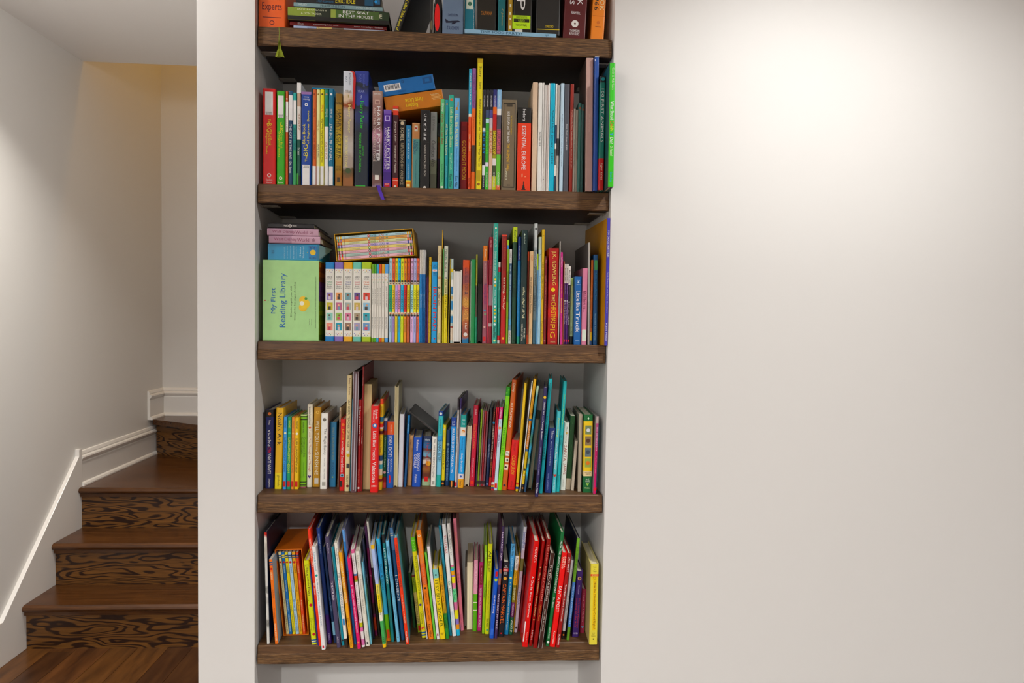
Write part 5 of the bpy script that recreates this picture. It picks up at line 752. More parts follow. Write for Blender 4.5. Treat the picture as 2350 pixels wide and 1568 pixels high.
b5(888, 896.6, 1237, 1472, '4aa8d4', 'sky-blue', 'sky-blue spine with lime foot', top=(862, 873), S='.74-.98:74b81c;.98-1:e07a1c', T='.06,.13,5a90b8,.45,0,d,Hills;.25,.33,16406a,.5,0,d,Duck;.35,.38,16406a,.4,0,d,&;.39,.5,16406a,.5,0,d,Goose', P='.89,.975,-.34,.36,d8501c', side='3a90b8')
b5(898, 904.6, 1227, 1474, '1c6c70', 'deep-teal', 'deep-teal spine with black top, pale capitals', top=(875.6, 883), S='.0-.08:161a1c', T='.13,.46,c8dcd8,.55,0,d,LET\'S SEE IRELAND!;.60,.82,3a4a4c,.5,0,d,SARAH BOWIE')
b5(910.4, 918.4, 1242, 1474, '7ab8dc', 'light-blue', 'light blue spine with blue lettering', top=(885, 892), T='.05,.15,3a5a7a,.36,0,d,LISA DREW;.19,.39,1c6aa8,.45,0,d,VETERINARIANS;.42,.55,5a8ab8,.4,0,d,Karate Girl;.58,.8,2a6aa0,.4,0,d,Snowy Holiday', I='d,.955,0,.2,12202c', d=.16)
b5(921, 929, 1211, 1470, '1c4468', 'ink-blue', 'ink-blue spine with bold white capitals', top=(893, 902), S='.0-.2:46688c', T='.42,.66,e4e4e4,.6,0,d,I DISSENT', P='.05,.055,-.4,.4,b8b08a;.07,.075,-.4,.4,b8b08a')
b5(931, 939.6, 1235, 1480, 'd4440f', 'bright-orange', 'bright orange spine with cream lettering', top=(904, 911), T='.06,.46,4a2010,.42,0,d,WONDERS OF OUR WORLD;.53,.80,f0d8b8,.34,0,d,Carron Brown & Stef Murphy;.88,.98,f0e4d4,.5,0,d,Kane Miller', side='5f9ab0')
b5(948.6, 954.4, 1315, 1442, '1f4a24', 'bottle-green', 'short bottle-green spine set back', top=(936.5, 943), T='.3,.8,5a8a5a,.4,0,d,BERENSTAIN', n='paperback', hc=False, d=.12)
b5(958.6, 966.6, 1321, 1452, '8a9a34', 'olive-green', 'short olive-green spine with cream lower half', top=(944.4, 951), S='.0-.03:6a1c20;.3-.85:c0a868', T='.05,.2,1c2410,.6,0,d,WACKY;.4,.85,6a5a3a,.45,0,d,CATERPILLAR', P='.88,.97,-.2,.45,a81c24', n='paperback', hc=False, d=.12)
b5(968.6, 978, 1234, 1465, 'ccc434', 'lemon', 'lemon spine with green dotted top, striped foot', top=(940.6, 954), S='.0-.14:5fae1c;.94-.955:2a5a8a;.965-.98:2a5a8a', T='.19,.62,6a7a1c,.5,.05,d,My First Spanish Word Book;.74,.86,5a6414,.46,0,d,Usborne', I='c,.03,-.2,.06,e4ecc0;c,.03,.2,.06,e4ecc0;c,.06,0,.06,e4ecc0;c,.09,-.2,.06,e4ecc0;c,.09,.2,.06,e4ecc0;c,.12,0,.06,e4ecc0;c,.67,0,.26,3a2c6a;c,.905,0,.34,c0303c;c,.91,.05,.2,d8a83c')
b5(979, 981.6, 1275, 1467, 'c8c4bc', 'bone', 'sliver-thin bone-white spine', top=(957.5, 960))
b5(984, 995, 1218, 1468, 'd87a14', 'tangerine', 'tangerine spine with small emblem', top=(954, 966.6), S='.3-.5:cc5c28', T='.09,.50,c08a6a,.5,0,d,ULTIMATE AMERICAS ANIMAL BOOK;.56,.68,5a2808,.34,0,d,KIERAN HALEY;.71,.83,5a2808,.34,0,d,KRISTIN LAWLESS;.86,.98,2a1406,.45,0,d,Kane Miller', I='c,.05,0,.26,e8d0b0;c,.05,0,.15,b8702c;c,.53,0,.22,2a1810')
b5(996, 1001.6, 1269, 1468, '6ab44c', 'spring-green', 'thin spring-green spine', top=(974.4, 979))
b5(1002.2, 1009, 1255, 1468, 'd4cfd4', 'white', 'plain white spine with faint lilac lettering', top=(979.4, 986.2), T='.52,.63,b0a0c8,.5,0,d,MISHMI', P='.94,.965,-.2,.2,8a1c3c', side='8a8a88')
b5(1010, 1022.6, 1307, 1468, 'e0c00f', 'yellow', 'yellow spine with green capitals, aqua top', top=(992.4, 1005), S='.0-.13:7ab4b0', T='.16,.32,2f4a14,.56,0,d,ITSY;.345,.52,2f4a14,.56,0,d,BITSY;.55,.82,2f4a14,.56,0,d,SPIDER', I='c,.085,0,.18,2a4a44;h,.925,0,.3,a89010', n='board_book', d=.14)
b5(1023.2, 1031, 1300, 1467, '7a7a1c', 'mustard-and-green', 'mustard spine turning green, black lettering', top=(1006, 1013.6), S='.0-.5:cc9a1c;.5-.65:a88a1c;.65-1:2f7a34', T='.05,.55,2a1c0c,.55,0,d,The Little Engine;.57,.85,16200c,.55,0,d,That Could', n='board_book', d=.14)
b5(1031.6, 1037.2, 1207, 1460, '17748a', 'ocean-blue', 'tall ocean-blue spine', top=(1006, 1012.6), T='.08,.3,8ac4d4,.4,0,d,Thidwick the Big Hearted Moose')
b5(1038, 1047.4, 1204, 1461, 'd4d8d8', 'white', 'tall white spine with red title, green signature', top=(1014, 1023), T='.095,.155,b02028,.5,0,d,The;.16,.26,b02028,.6,0,d,LORAX;.51,.64,2f8a4a,.5,0,d,Dr. Seuss;.78,.9,8ab0c8,.36,0,d,RANDOM HOUSE', I='')
b5(1048, 1055.8, 1202, 1460, 'd4d4d0', 'rainbow-blocked', 'tall white spine with rainbow blocks below', top=(1025, 1033), S='.37-.385:c86a8a;.385-.4:6ab86a;.4-.42:2a9ac0;.42-.46:d89a1c;.46-.475:8a70b0;.475-.53:d8cc3c;.53-.58:c87a94;.58-.70:6ac48a;.70-.77:c06a90;.77-.85:d4cc3c;.85-.9:7a6ab0;.9-.945:d08a1c;.945-1:1aa0c0', T='.06,.28,1c1c1c,.5,0,d,Oh\\, the Places You\'ll Go!;.59,.68,12402c,.6,0,d,Dr. Seuss'.replace('\\,', ','))
b5(1056.4, 1064.4, 1191, 1448, 'd07a8c', 'salmon-pink', 'tall salmon-pink spine with orange lettering', top=(1039.4, 1047), T='.12,.31,d89a5c,.5,0,d,Oh the Thinks You Can;.49,.57,2a141c,.45,0,d,Dr. Seuss;.85,.97,a84a60,.34,0,d,Random House')
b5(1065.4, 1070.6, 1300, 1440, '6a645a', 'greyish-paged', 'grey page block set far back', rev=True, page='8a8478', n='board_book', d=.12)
b5(1071.2, 1084, 1291, 1446, 'd8ceb2', 'cream-paged', 'thick cream page block turned outward', rev=True, hc=False, page='dcd2b6', side='d8ceb2', n='board_book', d=.15, top=(1072, 1085))
b5(1084.4, 1094, 1286, 1449, 'c88a9c', 'pink-and-green', 'pink spine turning green below', top=(1087.4, 1098), S='.0-.48:cc90a4;.48-1:5a9c2c;.59-.6:d8d8c0;.7-.71:d8d8c0', T='.06,.34,e0b8c4,.5,0,d,GIVE ME A CHILD', n='paperback', d=.14)
b5(1095, 1105, 1291, 1448, 'a8326c', 'mauve', 'mauve spine with white capitals and red ribbon', top=(1100, 1110.4), P='.05,.33,-.3,.32,7a1828', T='.08,.3,e0b0c0,.3,0,d,Who\'s My Hero?;.37,.95,f0d0e0,.46,0,d,WOMEN WHO CHANGED THE WORLD', n='paperback', d=.14)
b5(1106, 1112, 1252, 1455, '8ab81c', 'lime', 'lime spine with dark green lettering', top=(1113, 1119), T='.08,.14,c8e08a,.4,0,d,HILL;.44,.58,1c4a24,.6,0,d,I\'ll be Polite', S='.6-.75:9ac02c')
b5(1112.6, 1122.4, 1249, 1456, 'c8cc14', 'acid-yellow', 'acid-yellow spine with black title', top=(1120.4, 1131.6), T='.06,.18,2a2c08,.55,0,d,All;.19,.31,2a2c08,.55,0,d,Better!;.41,.73,6a7014,.3,0,d,Henning Lohlein & Bernd Penners;.83,.92,2a2c08,.5,0,d,Kane Miller', I='c,.955,0,.2,1f9a7a')
b5(1122.8, 1133.4, 1308, 1466, '2450b0', 'vivid-blue', 'vivid-blue spine with white title reading upward', top=(1135.4, 1145), T='.37,.63,e0e8f8,.5,0,u,Easter Surprise', P='.03,.1,-.2,.3,b8242c;.86,.95,-.3,.3,3a64bc', I='c,.15,0,.36,a8c04a', n='board_book', d=.14)
b5(1134, 1140.6, 1209, 1466, '34244c', 'dark-violet', 'tall dark violet spine with white capitals', top=(1151, 1158), S='.38-.52:8a5a4c;.42-.46:4a5a7a', T='.05,.22,d8c8e0,.5,0,d,EARHARDT;.23,.31,d8c8e0,.5,0,d,KIM;.6,.92,d8d0e8,.5,0,d,TAKE HEART MY CHILD', side='4a2448')
b5(1143, 1155.6, 1291, 1462, '14121a', 'black', 'black spine with flaming red and gold capitals', top=(1154, 1170), P='.085,.125,-.44,.44,b8202c', T='.045,.06,d8d4d0,.3,0,h,MY;.064,.08,d8d4d0,.7,0,h,MIGHTY;.09,.12,f0d8d4,.66,0,h,MARVEL;.13,.146,d8d4d0,.5,0,h,FIRST;.15,.165,d8d4d0,.5,0,h,BOOK;.29,.55,e06a1c,.55,0,d,CAPTAIN;.57,.83,e06a1c,.55,0,d,MARVEL', I='c,.22,0,.28,c8984a;c,.955,0,.12,b8242c', n='board_book', d=.14)
b5(1157, 1166.6, 1249, 1457, '2f80b4', 'medium-blue', 'blue spine with pale title and moon', top=(1172.6, 1184), S='.0-.12:5a9cc8;.12-.25:4a94c8', T='.02,.14,16303c,.45,0,d,Kane Miller;.16,.3,a8d0e0,.3,0,d,Leslie Staub;.46,.95,d8e4c0,.42,0,d,Kisses Cuddles and Good Night!', I='c,.375,0,.26,e8dc9a;c,.43,0,.1,e8dc9a', d=.15)
b5(1167.4, 1176.4, 1277, 1457, '6a6424', 'five-colour', 'spine banded white, yellow, olive, purple and green', top=(1183.4, 1191.8), S='.0-.18:d4d0c8;.18-.37:d8a81c;.37-.59:7a7420;.59-.78:5a1c54;.78-1:1c5a3c', T='.03,.16,K,.5,0,d,Kane Miller;.2,.35,4a3808,.4,0,d,Melanie Mitchell;.40,.56,e8e4c0,.56,0,d,SHAPES?;.61,.76,e8d0e4,.5,0,d,I KNOW MY;.81,.97,d8e8d8,.56,0,d,WHAT IF')
b5(1177, 1179.4, 1270, 1452, 'b89434', 'dull-gold', 'sliver-thin dull gold spine', top=(1192.2, 1195))
b5(1180, 1187, 1210, 1452, 'b4aab8', 'lilac-grey', 'tall lilac-grey spine with blue boxed heading', top=(1200.4, 1211), S='.0-.22:c0c4cc;.3-.42:6a6a3c', T='.05,.2,2a4a9c,.8,0,d,LookandFind;.48,.58,8a84a8,.5,0,d,BEST OF;.62,.74,3a4478,.55,0,d,PIXAR', I='c,.955,0,.3,2a2420')
b5(1189.6, 1194.4, 1302, 1450, '5a1418', 'dark-maroon', 'short dark maroon spine in the gap', top=(1204.5, 1209.5), S='.0-.12:120e10')
b5(1197.4, 1209, 1243, 1486, 'c01018', 'red', 'broad glossy red spine with white serif lettering', top=(1222.6, 1238), T='.06,.2,f0d0cc,.4,.1,d,PEANUTS;.33,.72,f0d4d0,.34,.0,d,A Charlie Brown Christmas;.86,.96,d88a84,.24,.1,d,Running Press', P='.76,.95,-.5,-.3,d8c8c8', rough=.25)
b5(1213.6, 1221.6, 1243, 1483, '8c121c', 'deep-red', 'deep-red spine with gold lettering between stars', top=(1244.4, 1251.4), T='.3,.72,e8cc90,.5,0,d,Merry Christmas, Curious George;.84,.95,e0b8b4,.46,0,d,HMH', I='c,.25,0,.3,e0c078;c,.75,0,.3,e0c078'.replace('c,', 's,'), rough=.25)
b5(1224, 1232.4, 1238, 1488, '7a1018', 'garnet', 'garnet spine with faint capitals, clear wrap', top=(1255.4, 1265.6), T='.05,.57,c87a70,.4,0,d,THE NIGHT BEFORE CHRISTMAS;.6,.75,b87a3c,.36,0,d,Clement C. Moore', rough=.2)
b5(1234.4, 1244.4, 1271, 1489, '3c2420', 'dark-brown', 'dark brown spine with pale capitals, clear wrap', top=(1263.6, 1273), P='.0,1,-.5,-.44,b0a8a4;.0,1,.44,.5,b0a8a4', T='.12,.50,c8c0b8,.4,0,d,THE POLAR EXPRESS;.58,.82,b8b0a8,.34,0,d,CHRIS VAN ALLSBURG', rough=.2)
b5(1253, 1260.6, 1222.5, 1484, '126034', 'christmas-green', 'tall green spine with white capitals', top=(1287, 1296.4), T='.075,.53,e4ece4,.5,0,d,HOW THE GRINCH STOLE CHRISTMAS;.57,.66,d8e4dc,.44,0,d,Dr. Seuss;.83,.93,c8dccc,.4,0,d,RANDOM HOUSE', I='c,.965,0,.34,d8e4dc')
b5(1261.4, 1274.4, 1270, 1486, 'd8280c', 'scarlet-orange', 'scarlet-orange spine with large white title', top=(1290, 1302.8), T='.04,.16,f0c8b8,.28,.2,d,EMMA;.04,.17,f0c8b8,.28,-.15,d,YARLETT;.35,.63,f8e4dc,.5,0,d,SANTA POST;.83,.97,f0d8cc,.3,0,d,Kane Miller')
b5(1275, 1284.6, 1271, 1487, '8a1014', 'blood-red', 'blood-red spine with white italic title', top=(1303, 1311.6), T='.04,.2,f0dcd8,.5,0,d,JAN BRETT;.33,.72,f0dcd8,.46,0,d,The Night Before Christmas;.86,.97,f0dcd8,.46,0,d,PUTNAM')
b5(1288, 1296.4, 1287, 1467, 'c8c8c8', 'white', 'white spine with black foot', top=(1311, 1317), S='.9-1:16120f', T='.1,.25,6a5a5a,.4,0,d,Jory John;.45,.8,4a4a50,.4,0,d,THE CRAYONS CHRISTMAS', I='c,.95,0,.3,d8803c')
b5(1299.4, 1307, 1236, 1470, '4a7ab8', 'green-topped-blue', 'tall spine, green above blue with green foot', top=(1324.4, 1331.6), S='.0-.43:6a9c3c;.87-1:5a8a34', T='.04,.4,3a6424,.5,0,d,DR. JOHN BURNS;.46,.84,b8cce8,.4,0,d,THE LITTLE CHRISTMAS ELF', side='101c34')
b5(1312, 1329, 1312, 1463, '331c5c', 'royal-purple', 'thick royal-purple spine with red title', top=(1324.6, 1338), T='.21,.35,b8a8d0,.22,0,d,Christelow;.41,.86,b8382c,.3,.16,d,Five Little Monkeys;.41,.84,b8382c,.3,-.2,d,Jumping on the Bed;.93,.955,d0c4e0,.6,0,h,HMH', I='c,.11,0,.28,c8a484;c,.11,0,.18,5a3a28', n='board_book', d=.14)
b5(1331.6, 1343, 1353, 1453, '8c2c44', 'raspberry', 'short raspberry spine with pink lettering', top=(1337.6, 1346.6), T='.1,.75,d8a0b0,.36,0,d,I Love You, Little One', I='h,.87,0,.26,6a9ac0', n='board_book', d=.13)
b5(1357.4, 1376.6, 1295, 1480, 'd0c45c', 'pale-lime', 'thick pale-lime spine with yellow stripe, brown title', P='.20,.82,-.16,.24,e0b82c;.125,.15,-.48,.48,c8481c;.155,.2,-.3,.34,e0c01c', T='.03,.045,6a5a20,.4,0,h,Yolen;.06,.07,6a5a20,.1,0,h,&;.08,.1,6a5a20,.5,0,h,Teague;.128,.146,f0d890,.7,0,h,BEST SELLER;.16,.175,6a4408,.4,0,h,New York;.18,.193,6a4408,.3,0,h,Times;.22,.8,6a2c10,.34,.04,d,How Do Dinosaurs Say Good Night?;.85,.862,7a6a30,.4,0,h,BLUE;.868,.88,7a6a30,.3,0,h,SKY;.886,.9,7a6a30,.5,0,h,PRESS', I='c,.93,0,.08,3a3010', n='board_book', d=.17, page='d8d0b0', side='cfc486')
build_rows()
for b in ROW:
    if b.get('lift'): b['root'].location.z += .0102

# ---------------------------------------------------------------- boxes, ribbons and other single things
def open_case(root, name, w, h, d, t, mat, face=(True, True, True, True)):
    """slipcase open to the viewer: four thin walls and a back, local x right, y away, z up, foot at z=0"""
    vv, ff = [], []
    for on, bx in zip(face + (True,), ((-w / 2, w / 2, 0, d, 0, t), (-w / 2, w / 2, 0, d, h - t, h), (-w / 2, -w / 2 + t, 0, d, t, h - t), (w / 2 - t, w / 2, 0, d, t, h - t), (-w / 2, w / 2, d - t, d, t, h - t))):
        if not on: continue
        a, f = box_vf(*bx); o = len(vv); vv += a; ff += [tuple(i + o for i in q) for q in f]
    return mesh_obj(name, vv, ff, mat, root)
# blue slipcase around the five beginner readers
R2 = [b for b in ROW if b['s'] == 2 and 'slipcase' in b['look']]
xl = min(b['x'] - b['w'] / 2 for b in R2) - .0003; xr = max(b['x'] + b['w'] / 2 for b in R2) + .0003; hh = max(b['h'] for b in R2)
t = tag(empty('slipcase', ((xl + xr) / 2, .0305, SZ[2])), 'thin blue cardboard slipcase holding five beginner readers, second shelf', 'slipcase'); t.rotation_euler.z = R2[2]['yw']
vv, ff = [], []
for bx in ((-(xr - xl) / 2 - .0005, (xr - xl) / 2 + .0005, 0, .165, hh + .0006, hh + .0022), (-(xr - xl) / 2 - .0006, -(xr - xl) / 2 - .0001, 0, .165, 0, hh + .0006), ((xr - xl) / 2 + .0001, (xr - xl) / 2 + .0006, 0, .165, 0, hh + .0006)):
    a, f = box_vf(*bx); o = len(vv); vv += a; ff += [tuple(i + o for i in q) for q in f]
mesh_obj('case', vv, ff, cmat('1c84b0', .3), t)
# blue and orange boxes lying tilted across the second shelf
def tilted_box(name, label, q, Y, d, col, **k):
    (x0, y0), (x1, y1), (x2, y2), (x3, y3) = q   # corners: top left, top right, bottom right, bottom left
    a, b_, c, e = atY(x0, y0, Y), atY(x1, y1, Y), atY(x2, y2, Y), atY(x3, y3, Y)
    lo = (c + e) / 2; u = ((b_ - a) + (c - e)).normalized(); L = ((b_ - a).length + (c - e).length) / 2; hgt = ((a - e).length + (b_ - c).length) / 2
    r = empty(name, tuple(e + (c - e) / 2)); r.rotation_euler = (0, -math.atan2(u.z, u.x), YAW)
    o = box('carton', -L / 2, L / 2, 0, d, 0, hgt, cmat(col, .35), r); bev(o, .0012)
    marks(o, L, hgt, k.get('T', ''), k.get('P', ''), k.get('I', '')); tag(r, label, 'box'); return r
bars = ';'.join('.30,.60,%.3f,%.3f,1c2430' % (-.385 + j * .0215, -.385 + j * .0215 + (.013, .008, .011)[j % 3]) for j in range(12))
tilted_box('book_box', 'blue cardboard box with a barcode, lying tilted on top of the orange box', ((868, 190), (994, 168), (999, 203), (874, 224)), .045, .15, '12609c', P='.26,.70,-.41,-.11,e4e4e4;' + bars + ';.15,.55,.30,.46,0f4a7c;.25,.45,.34,.42,12609c', T='.12,.30,0c3050,.05,-.06,h,CE;.78,.88,0c3a62,.14,-.1,f,SCHOLASTIC', I='')
tilted_box('book_box', 'orange cardboard box with upside-down yellow lettering, second shelf', ((876, 225), (1015, 204), (1017.5, 241), (890, 261)), .047, .15, 'b4700f', T='.30,.56,e8cc2c,.30,.0,f,First Little;.14,.30,e8cc2c,.0,0,f, ;.60,.86,e8cc2c,.20,-.05,f,Readers;.2,.28,e8d8b0,.14,.36,f,Guided Reading', P='.30,.33,.30,.44,d8b078;.38,.41,.30,.46,d8b078;.46,.49,.30,.45,d8b078;.54,.57,.32,.46,d8b078')
# bookmark ribbons and tassel
def ribbon(root, pts, w, col, name='bookmark_ribbon', ax=(1, 0, 0)):
    ax = Vector(ax); v, f = [], []
    inv = root.matrix_world.inverted() if False else None
    for i, p in enumerate(pts):
        p = Vector(p)
        for s_, dy in ((-.5, 0), (.5, 0), (.5, .0006), (-.5, .0006)): v.append(p + ax * (s_ * w) + Vector((0, dy, 0)))
    for i in range(len(pts) - 1):
        for j in range(4): f.append((i * 4 + j, i * 4 + (j + 1) % 4, i * 4 + 4 + (j + 1) % 4, i * 4 + 4 + j))
    f += [(3, 2, 1, 0), tuple(len(v) - 4 + j for j in range(4))]
    loc = root.location; rot = root.rotation_euler.to_matrix().inverted()
    return mesh_obj(name, [rot @ (q - loc) for q in v], f, cmat(col, .6), root)
def find(s, part): return [b for b in ROW if b['s'] == s and part in b['look']][0]['root']
rb = find(2, 'rose-brown'); yq = SY - .002
ribbon(rb, [(*atY(866, 426, .028).xz.to_tuple()[:1], .028, SZ[2] + .0006), (atY(868, 427, .006).x, .006, SZ[2] + .0012), (atY(872, 440, yq - .002).x, yq - .002, atY(872, 440, yq).z), (atY(879, 459, yq - .004).x, yq - .004, atY(879, 459, yq).z)], .0085, '4a2c9c')
rb = find(2, 'cloudy'); yq = .0245
ribbon(rb, [(atY(x, y, yq).x, yq, atY(x, y, yq).z) for x, y in ((803, 162), (811, 165), (814, 180), (813, 200), (812.5, 225), (811, 250))], .0055, 'a8101c')
rb = find(1, 'maroon script'); q = [(640, 62), (641, 75), (640, 88), (640.5, 95)]; yq = SY - .004
ribbon(rb, [(atY(638, 60, .02).x, .021, SZ[1] + .0006)] + [(atY(x, y, yq).x, yq, atY(x, y, yq).z) for x, y in q], .0016, '6a7420', 'tassel_cord')
vv, ff = [], []
for j in range(15):
    a = atY(640.2 + random.uniform(-1.6, 1.6), 93, yq); e = atY(641 + (j - 7) * 1.45, 131 + random.uniform(-2, 2), yq - .003 + random.uniform(-.002, .002)); m = atY(640.6 + (j - 7) * .5, 112, yq)
    o = len(vv)
    for p in (a, m, e):
        vv += [p + Vector((-.0007, 0, 0)), p + Vector((.0007, 0, 0)), p + Vector((0, .0009, 0))]
    for i in (0, 3): ff += [(o + i + c, o + i + (c + 1) % 3, o + i + 3 + (c + 1) % 3, o + i + 3 + c) for c in range(3)]
    ff += [(o + 2, o + 1, o), (o + 6, o + 7, o + 8)]
tas = mesh_obj('tassel', [v - rb.location for v in vv], ff, cmat('7a8428', .8), rb)

# ---- middle shelf: green library box
Yg = .028; a, c = atY(602.5, 782, Yg), atY(732, 599, Yg); w, h = c.x - a.x, c.z - SZ[3]
t = tag(empty('book_box', ((a.x + c.x) / 2, Yg, SZ[3] + .0003)), 'pale green library slipcase box with large blue lettering on its face, middle shelf', 'box')
t['group'] = 'boxes on the middle shelf'
o = box('carton', -w / 2, w / 2, 0, .002, 0, h, cmat('9fc88c', .4), t); bev(o, .0008); face = o
for bx in ((-w / 2, w / 2, .002, .16, 0, .002), (-w / 2, w / 2, .002, .16, h - .002, h), (-w / 2, -w / 2 + .002, .002, .16, .002, h - .002)):
    box('carton_wall', *bx, cmat('9fc88c', .4), t)
cols = ['a8681c', 'a05a20', 'b8701c', '8a5418', '7a4a8a', '6a4484', '7a508c', '644080', '8aa02c', '7a9a2c', '94a834', '6f8c28', '84a030', '78942c', '8aa834', '70902c']
bh = (h - .006) / len(cols)
for i, cc in enumerate(cols):
    zt2 = h - .003 - i * bh; box('reader_edge', -w / 2 + .003, w / 2 - .002, .003, .156, zt2 - bh + .0004, zt2, cmat(cc, .5), t)
marks(face, w, h, T='.14,.50,1c5a9c,.17,-.31,u,X;'.replace('.14,.50,1c5a9c,.17,-.31,u,X;', '') + '.345,.66,24609c,.105,-.30,u,My First;.16,.83,24609c,.14,-.13,u,Reading Library;.32,.70,3c4a34,.035,.01,u,50 books to guide your child;.27,.74,3c4a34,.035,.075,u,through the first stages of reading;.20,.84,3c4a34,.022,.44,u,www.usborne.com or www.usbornebooksathome.com;.72,.80,6a7a5c,.02,.33,u,Scan here to;.72,.80,6a7a5c,.02,.37,u,find out more',
      P='.985,.99,-.49,.49,86b074', I='c,.49,.22,.07,e0b43c;c,.58,.22,.075,e0b43c;c,.535,.25,.09,e4bc48;c,.53,.20,.04,e8e0cc;c,.47,.27,.025,4a8a3c;c,.50,-.455,.012,a83030;c,.505,-.40,.006,4a8a3c')
# blue box, two pink books and a black one stacked on it
zb = SZ[3] + h + .0006
Yb = .032; a, c = atY(614.5, 598, Yb), atY(733, 563, Yb); w2 = c.x - a.x; th = c.z - a.z
t = tag(empty('book_box', ((a.x + c.x) / 2, Yb, zb)), 'blue learn-to-read box with a torn clear end, lying on the green box', 'box', 'boxes on the middle shelf')
o = box('carton', -w2 / 2, w2 / 2, 0, .12, 0, th, cmat('2a86b0', .35), t); bev(o, .001)
marks(o, w2, th, P='.0,1,.46,.5,0f6a8c;.12,.92,.29,.45,2f5a94;.20,.88,.29,.44,2a74a8', T='.40,.60,16384c,.05,-.40,u,PLUS;.14,.30,12304c,.11,.37,h,BOB;.76,.9,12304c,.13,.37,h,BOOKS;.2,.8,bcd8dc,.03,.13,u,12 books;.15,.85,bcd8dc,.03,.19,u,Watch me read;.15,.9,a8c8d0,.02,.05,u,interactive and fun;.1,.9,a8c8d0,.02,.0,u,first readers with;.1,.9,a8c8d0,.02,-.06,u,consistent sounds;.1,.9,a8c8d0,.02,-.12,u,for young minds;.2,.9,a8c8d0,.02,-.18,u,simple words', I='c,.5,.375,.055,d0b02c;c,.5,.27,.008,d0b02c')
fl = [(w2 / 2, .0, .004), (w2 / 2 + .019, .045, th * .75), (w2 / 2 + .019, .05, th * .75), (w2 / 2, .006, .002), (w2 / 2, .0, th - .002), (w2 / 2 + .021, .045, th * .82), (w2 / 2 + .021, .05, th * .80), (w2 / 2, .006, th - .002)]
mesh_obj('clear_flap', fl, [(0, 1, 2, 3), (4, 7, 6, 5), (0, 4, 5, 1), (3, 2, 6, 7), (1, 5, 6, 2), (0, 3, 7, 4)], cmat('7a9aa0', .15), t)
zb += th + .0006
PK = 'stacked books on the middle shelf'
flat('stacked_book', 'pink flat album with maroon script, lower of two, middle shelf stack', 3, 618.5, 735, zb, .0183, .030, .2, 'b897a8', ypx=552, S='.0-.44:a07f92', T='.10,.54,7a3a54,.5,0,d,Walt Disney;.55,.80,7a3a54,.42,0,d,World.;.84,.90,5a1c30,.5,0,d,*', group=PK, side='3a1c24')
zb += .0186
flat('stacked_book', 'pink flat album with maroon script, upper of two, middle shelf stack', 3, 614.5, 731, zb, .0175, .032, .2, 'b897a8', ypx=534, S='.0-.5:a8889a', T='.10,.54,7a3a54,.5,0,d,Walt Disney;.55,.80,7a3a54,.42,0,d,World.;.84,.90,5a1c30,.5,0,d,*', group=PK, side='3a1c24')
zb += .0178
flat('stacked_book', 'black flat album on top of the pink albums, middle shelf stack', 3, 616, 721, zb, .0125, .034, .21, '121014', ypx=518, T='.34,.62,d8d4d0,.42,0,d,Walt Disney World', I='c,.48,0,.3,d8d4d0;c,.48,0,.18,121014', group=PK)
# box of eight small readers lying on the tops of the shorter ones
Yv = .036; p = [atY(x, y, Yv) for x, y in ((769.5, 538), (951, 531), (955, 592), (775, 602))]
L = ((p[1] - p[0]).length + (p[2] - p[3]).length) / 2; hv = ((p[0] - p[3]).length + (p[1] - p[2]).length) / 2; ang = math.atan2((p[1] - p[0]).z, (p[1] - p[0]).x)
junie_top = max(b['h'] for b in ROW if b['s'] == 3 and b['n'] == 'boxed_set'); ivy_top = max(b['h'] for b in ROW if b['s'] == 3 and 'black dots' in b['look'])
cx = (p[0].x + p[1].x + p[2].x + p[3].x) / 4
xa, xb_ = atY(775, 600, Yv).x, atY(895, 595, Yv).x
ang = math.atan2(ivy_top - junie_top, xb_ - xa)
foot = Vector((cx, Yv, SZ[3] + junie_top + (cx - xa) * math.tan(ang) + .0012))
t = empty('slipcase', foot); t.rotation_euler = (0, -ang, 0)
tag(t, 'yellow-edged slipcase lying on its side, open to show eight small readers, middle shelf', 'slipcase')
open_case(t, 'case', L, hv, .13, .0016, cmat('b8902c', .4))
rc = (('b0d0dc', 'pale-blue', '2a7a8a', 'c02a2c'), ('e0a05c', 'orange', '3a8a6a', '1f8a7a'), ('ccd0a0', 'pale-green', '8a9a5a', 'b8301c'), ('cbb8d4', 'lilac', '2a3a9c', 'b8305c'), ('e0cc84', 'straw-yellow', 'd0803c', '3a7a3c'), ('dcaab4', 'pink', 'c03a4c', '26241c'), ('a4bcb4', 'grey-green', '2a7a7a', 'c02a3c'), ('dcb0bc', 'rose', 'b02a44', '3a4a3a'))
th8 = (hv - .0102) / 8; base_m = Matrix.Translation(foot) @ Matrix.Rotation(-ang, 4, 'Y')
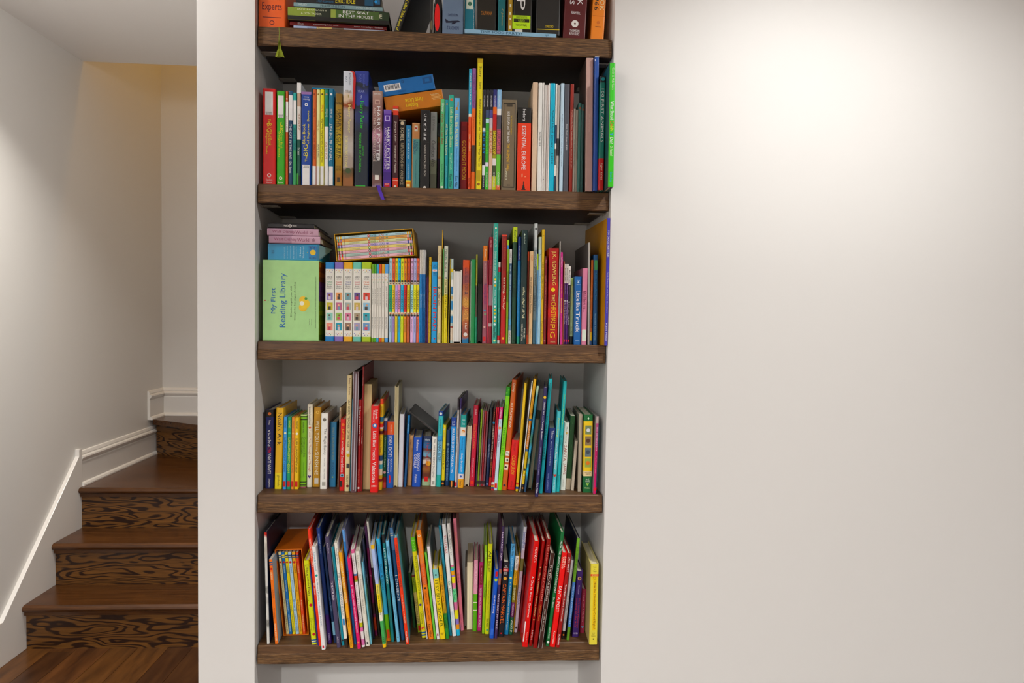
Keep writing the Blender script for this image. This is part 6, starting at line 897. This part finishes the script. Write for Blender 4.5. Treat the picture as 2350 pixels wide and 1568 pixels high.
for i, (cc, cn, tx, dot) in enumerate(rc):
    z0 = .0024 + (7 - i) * (th8 + .0002); r = empty('paperback')
    r.matrix_world = base_m @ Matrix.Translation((L / 2 - .004, .004, z0 + th8 / 2)) @ Matrix.Rotation(-math.pi / 2, 4, 'Y')
    Lr = L - .008
    ends = ';'.join('%.3f-%.3f:%s' % (a0, a0 + .02, c2) for a0, c2 in ((.012, ('d8a82c', '3f8a7a', 'c84a2c', '3a4a8a', '8aa83c', '4a4640', 'b8242c', 'c02a3c')[i]), (.047, ('e0b43c', '8a6a8a', 'c8682c', '5a4a8a', 'a8b83c', '5a5448', 'c8303c', 'd8a83c')[i]), (.935, ('e0b43c', 'c8a8c0', 'c84a2c', '3a4a8a', 'd8d0a0', '4a4640', 'c83a44', '2a6a5c')[i]), (.968, ('d8a02c', '4a8a7a', 'b8402c', 'c8a8c0', '3a7a3c', '3a3630', 'd8a43c', 'b8243c')[i])))
    cv = book_meshes(r, th8, Lr, .12, cc, False, ends)
    marks(cv, th8, Lr, T='.45,.545,%s,.72,0,u,+ BEAN;.555,.625,%s,.72,0,u,IVY;.16,.30,8a8a8a,.36,0,u,ANNIE BARROWS;.78,.92,5a5a6a,.36,0,u,SOPHIE BLACKALL;.64,.69,%s,.5,0,u,&' % (tx, ('b8502c', '3a7a8a')[i % 2], tx), I='c,.425,0,.42,%s;c,.425,0,.2,e8e4d8' % dot, P='.10,.104,-.5,.5,8a3a34')
    pos = ('topmost', 'second', 'third', 'fourth', 'fifth', 'sixth', 'seventh', 'lowest')[i]
    tag(r, '%s reader lying in the yellow-edged slipcase, %s of eight' % (cn, pos), 'book', 'readers inside the slipcase on its side')

# ---- fourth shelf: grey book lying across the tops
g1 = max((b for b in ROW if b['s'] == 4 and 'royal-blue' in b['look']), key=lambda b: b['h'])
P0, P1 = atY(939.5, 945, .10), atY(1002, 995, .10); d_ = P1 - P0; Lg = d_.length; r = empty('picture_book')
an = math.atan2(-d_.z, d_.x); r.rotation_euler = (0, math.pi / 2 + an - math.pi, 0)
r.location = P1
book_meshes(r, .0055, Lg, .15, '2c2b2a', False, '', False, 'c0bcb4')
tag(r, 'dark grey paperback sloping above the short board books, fourth shelf', 'book')

# ---- bottom shelf: orange slipcase around the leaning readers
R5 = [b for b in ROW if b['s'] == 5 and 'orange slipcase' in b['look']]
Yo = min(b['Y'] for b in R5) - .002
xl = min(b['x'] + math.tan(b['t']) * b['h'] - b['w'] for b in R5) - .004; xr = max(b['x'] + b['w'] for b in R5) + .004; hh = max(b['h'] for b in R5) + .010
for b in R5: b['root'].location.z += .0022
xc = (xl + xr) / 2; t = tag(empty('slipcase', (xc, Yo, SZ[5] + .0002)), 'orange cardboard slipcase holding leaning beginner readers on the bottom shelf', 'slipcase'); t.rotation_euler.z = R5[2]['yw']
wt, wb, wr, q, dc = xl - xc, min(b['x'] - b['w'] for b in R5) - .003 - xc, xr - xc, .0018, min(.165, ND - .004 - Yo)
vv, ff = [], []
def wall6(p):   # p: four (x, z) corners of one thin wall, swept back
    o = len(vv); vv.extend([(x, 0, z) for x, z in p] + [(x, dc, z) for x, z in p]); ff.extend([tuple(o + k for k in f) for f in ((0, 1, 2, 3), (7, 6, 5, 4), (0, 4, 5, 1), (1, 5, 6, 2), (2, 6, 7, 3), (3, 7, 4, 0))])
wrt = max(b['x'] + math.tan(b['t']) * b['h'] + b['w'] / 2 for b in R5) + .009 - xc
wall6([(wb, 0), (wr, 0), (wr, q), (wb, q)]); wall6([(wt, hh - q), (wrt, hh - q), (wrt, hh), (wt, hh)])
wall6([(wb, q), (wb + q, q), (wt + q, hh - q), (wt, hh - q)]); wall6([(wr - q, q), (wr, q), (wrt, hh - q), (wrt - q, hh - q)])
o = len(vv); vv.extend([(wb, dc - .001, q), (wr, dc - .001, q), (wrt, dc - .001, hh - q), (wt, dc - .001, hh - q)]); ff.append((o, o + 1, o + 2, o + 3))
mesh_obj('case', vv, ff, cmat('c8701c', .45), t)
make_texts()

# ---------------------------------------------------------------- checks on labels
seen = {}
for o in COL.objects:
    l = o.get('label')
    if l:
        if l in seen: print('DUP', l, o.name)
        seen[l] = 1
        if len(l.split()) > 16: print('LONG', len(l.split()), l)
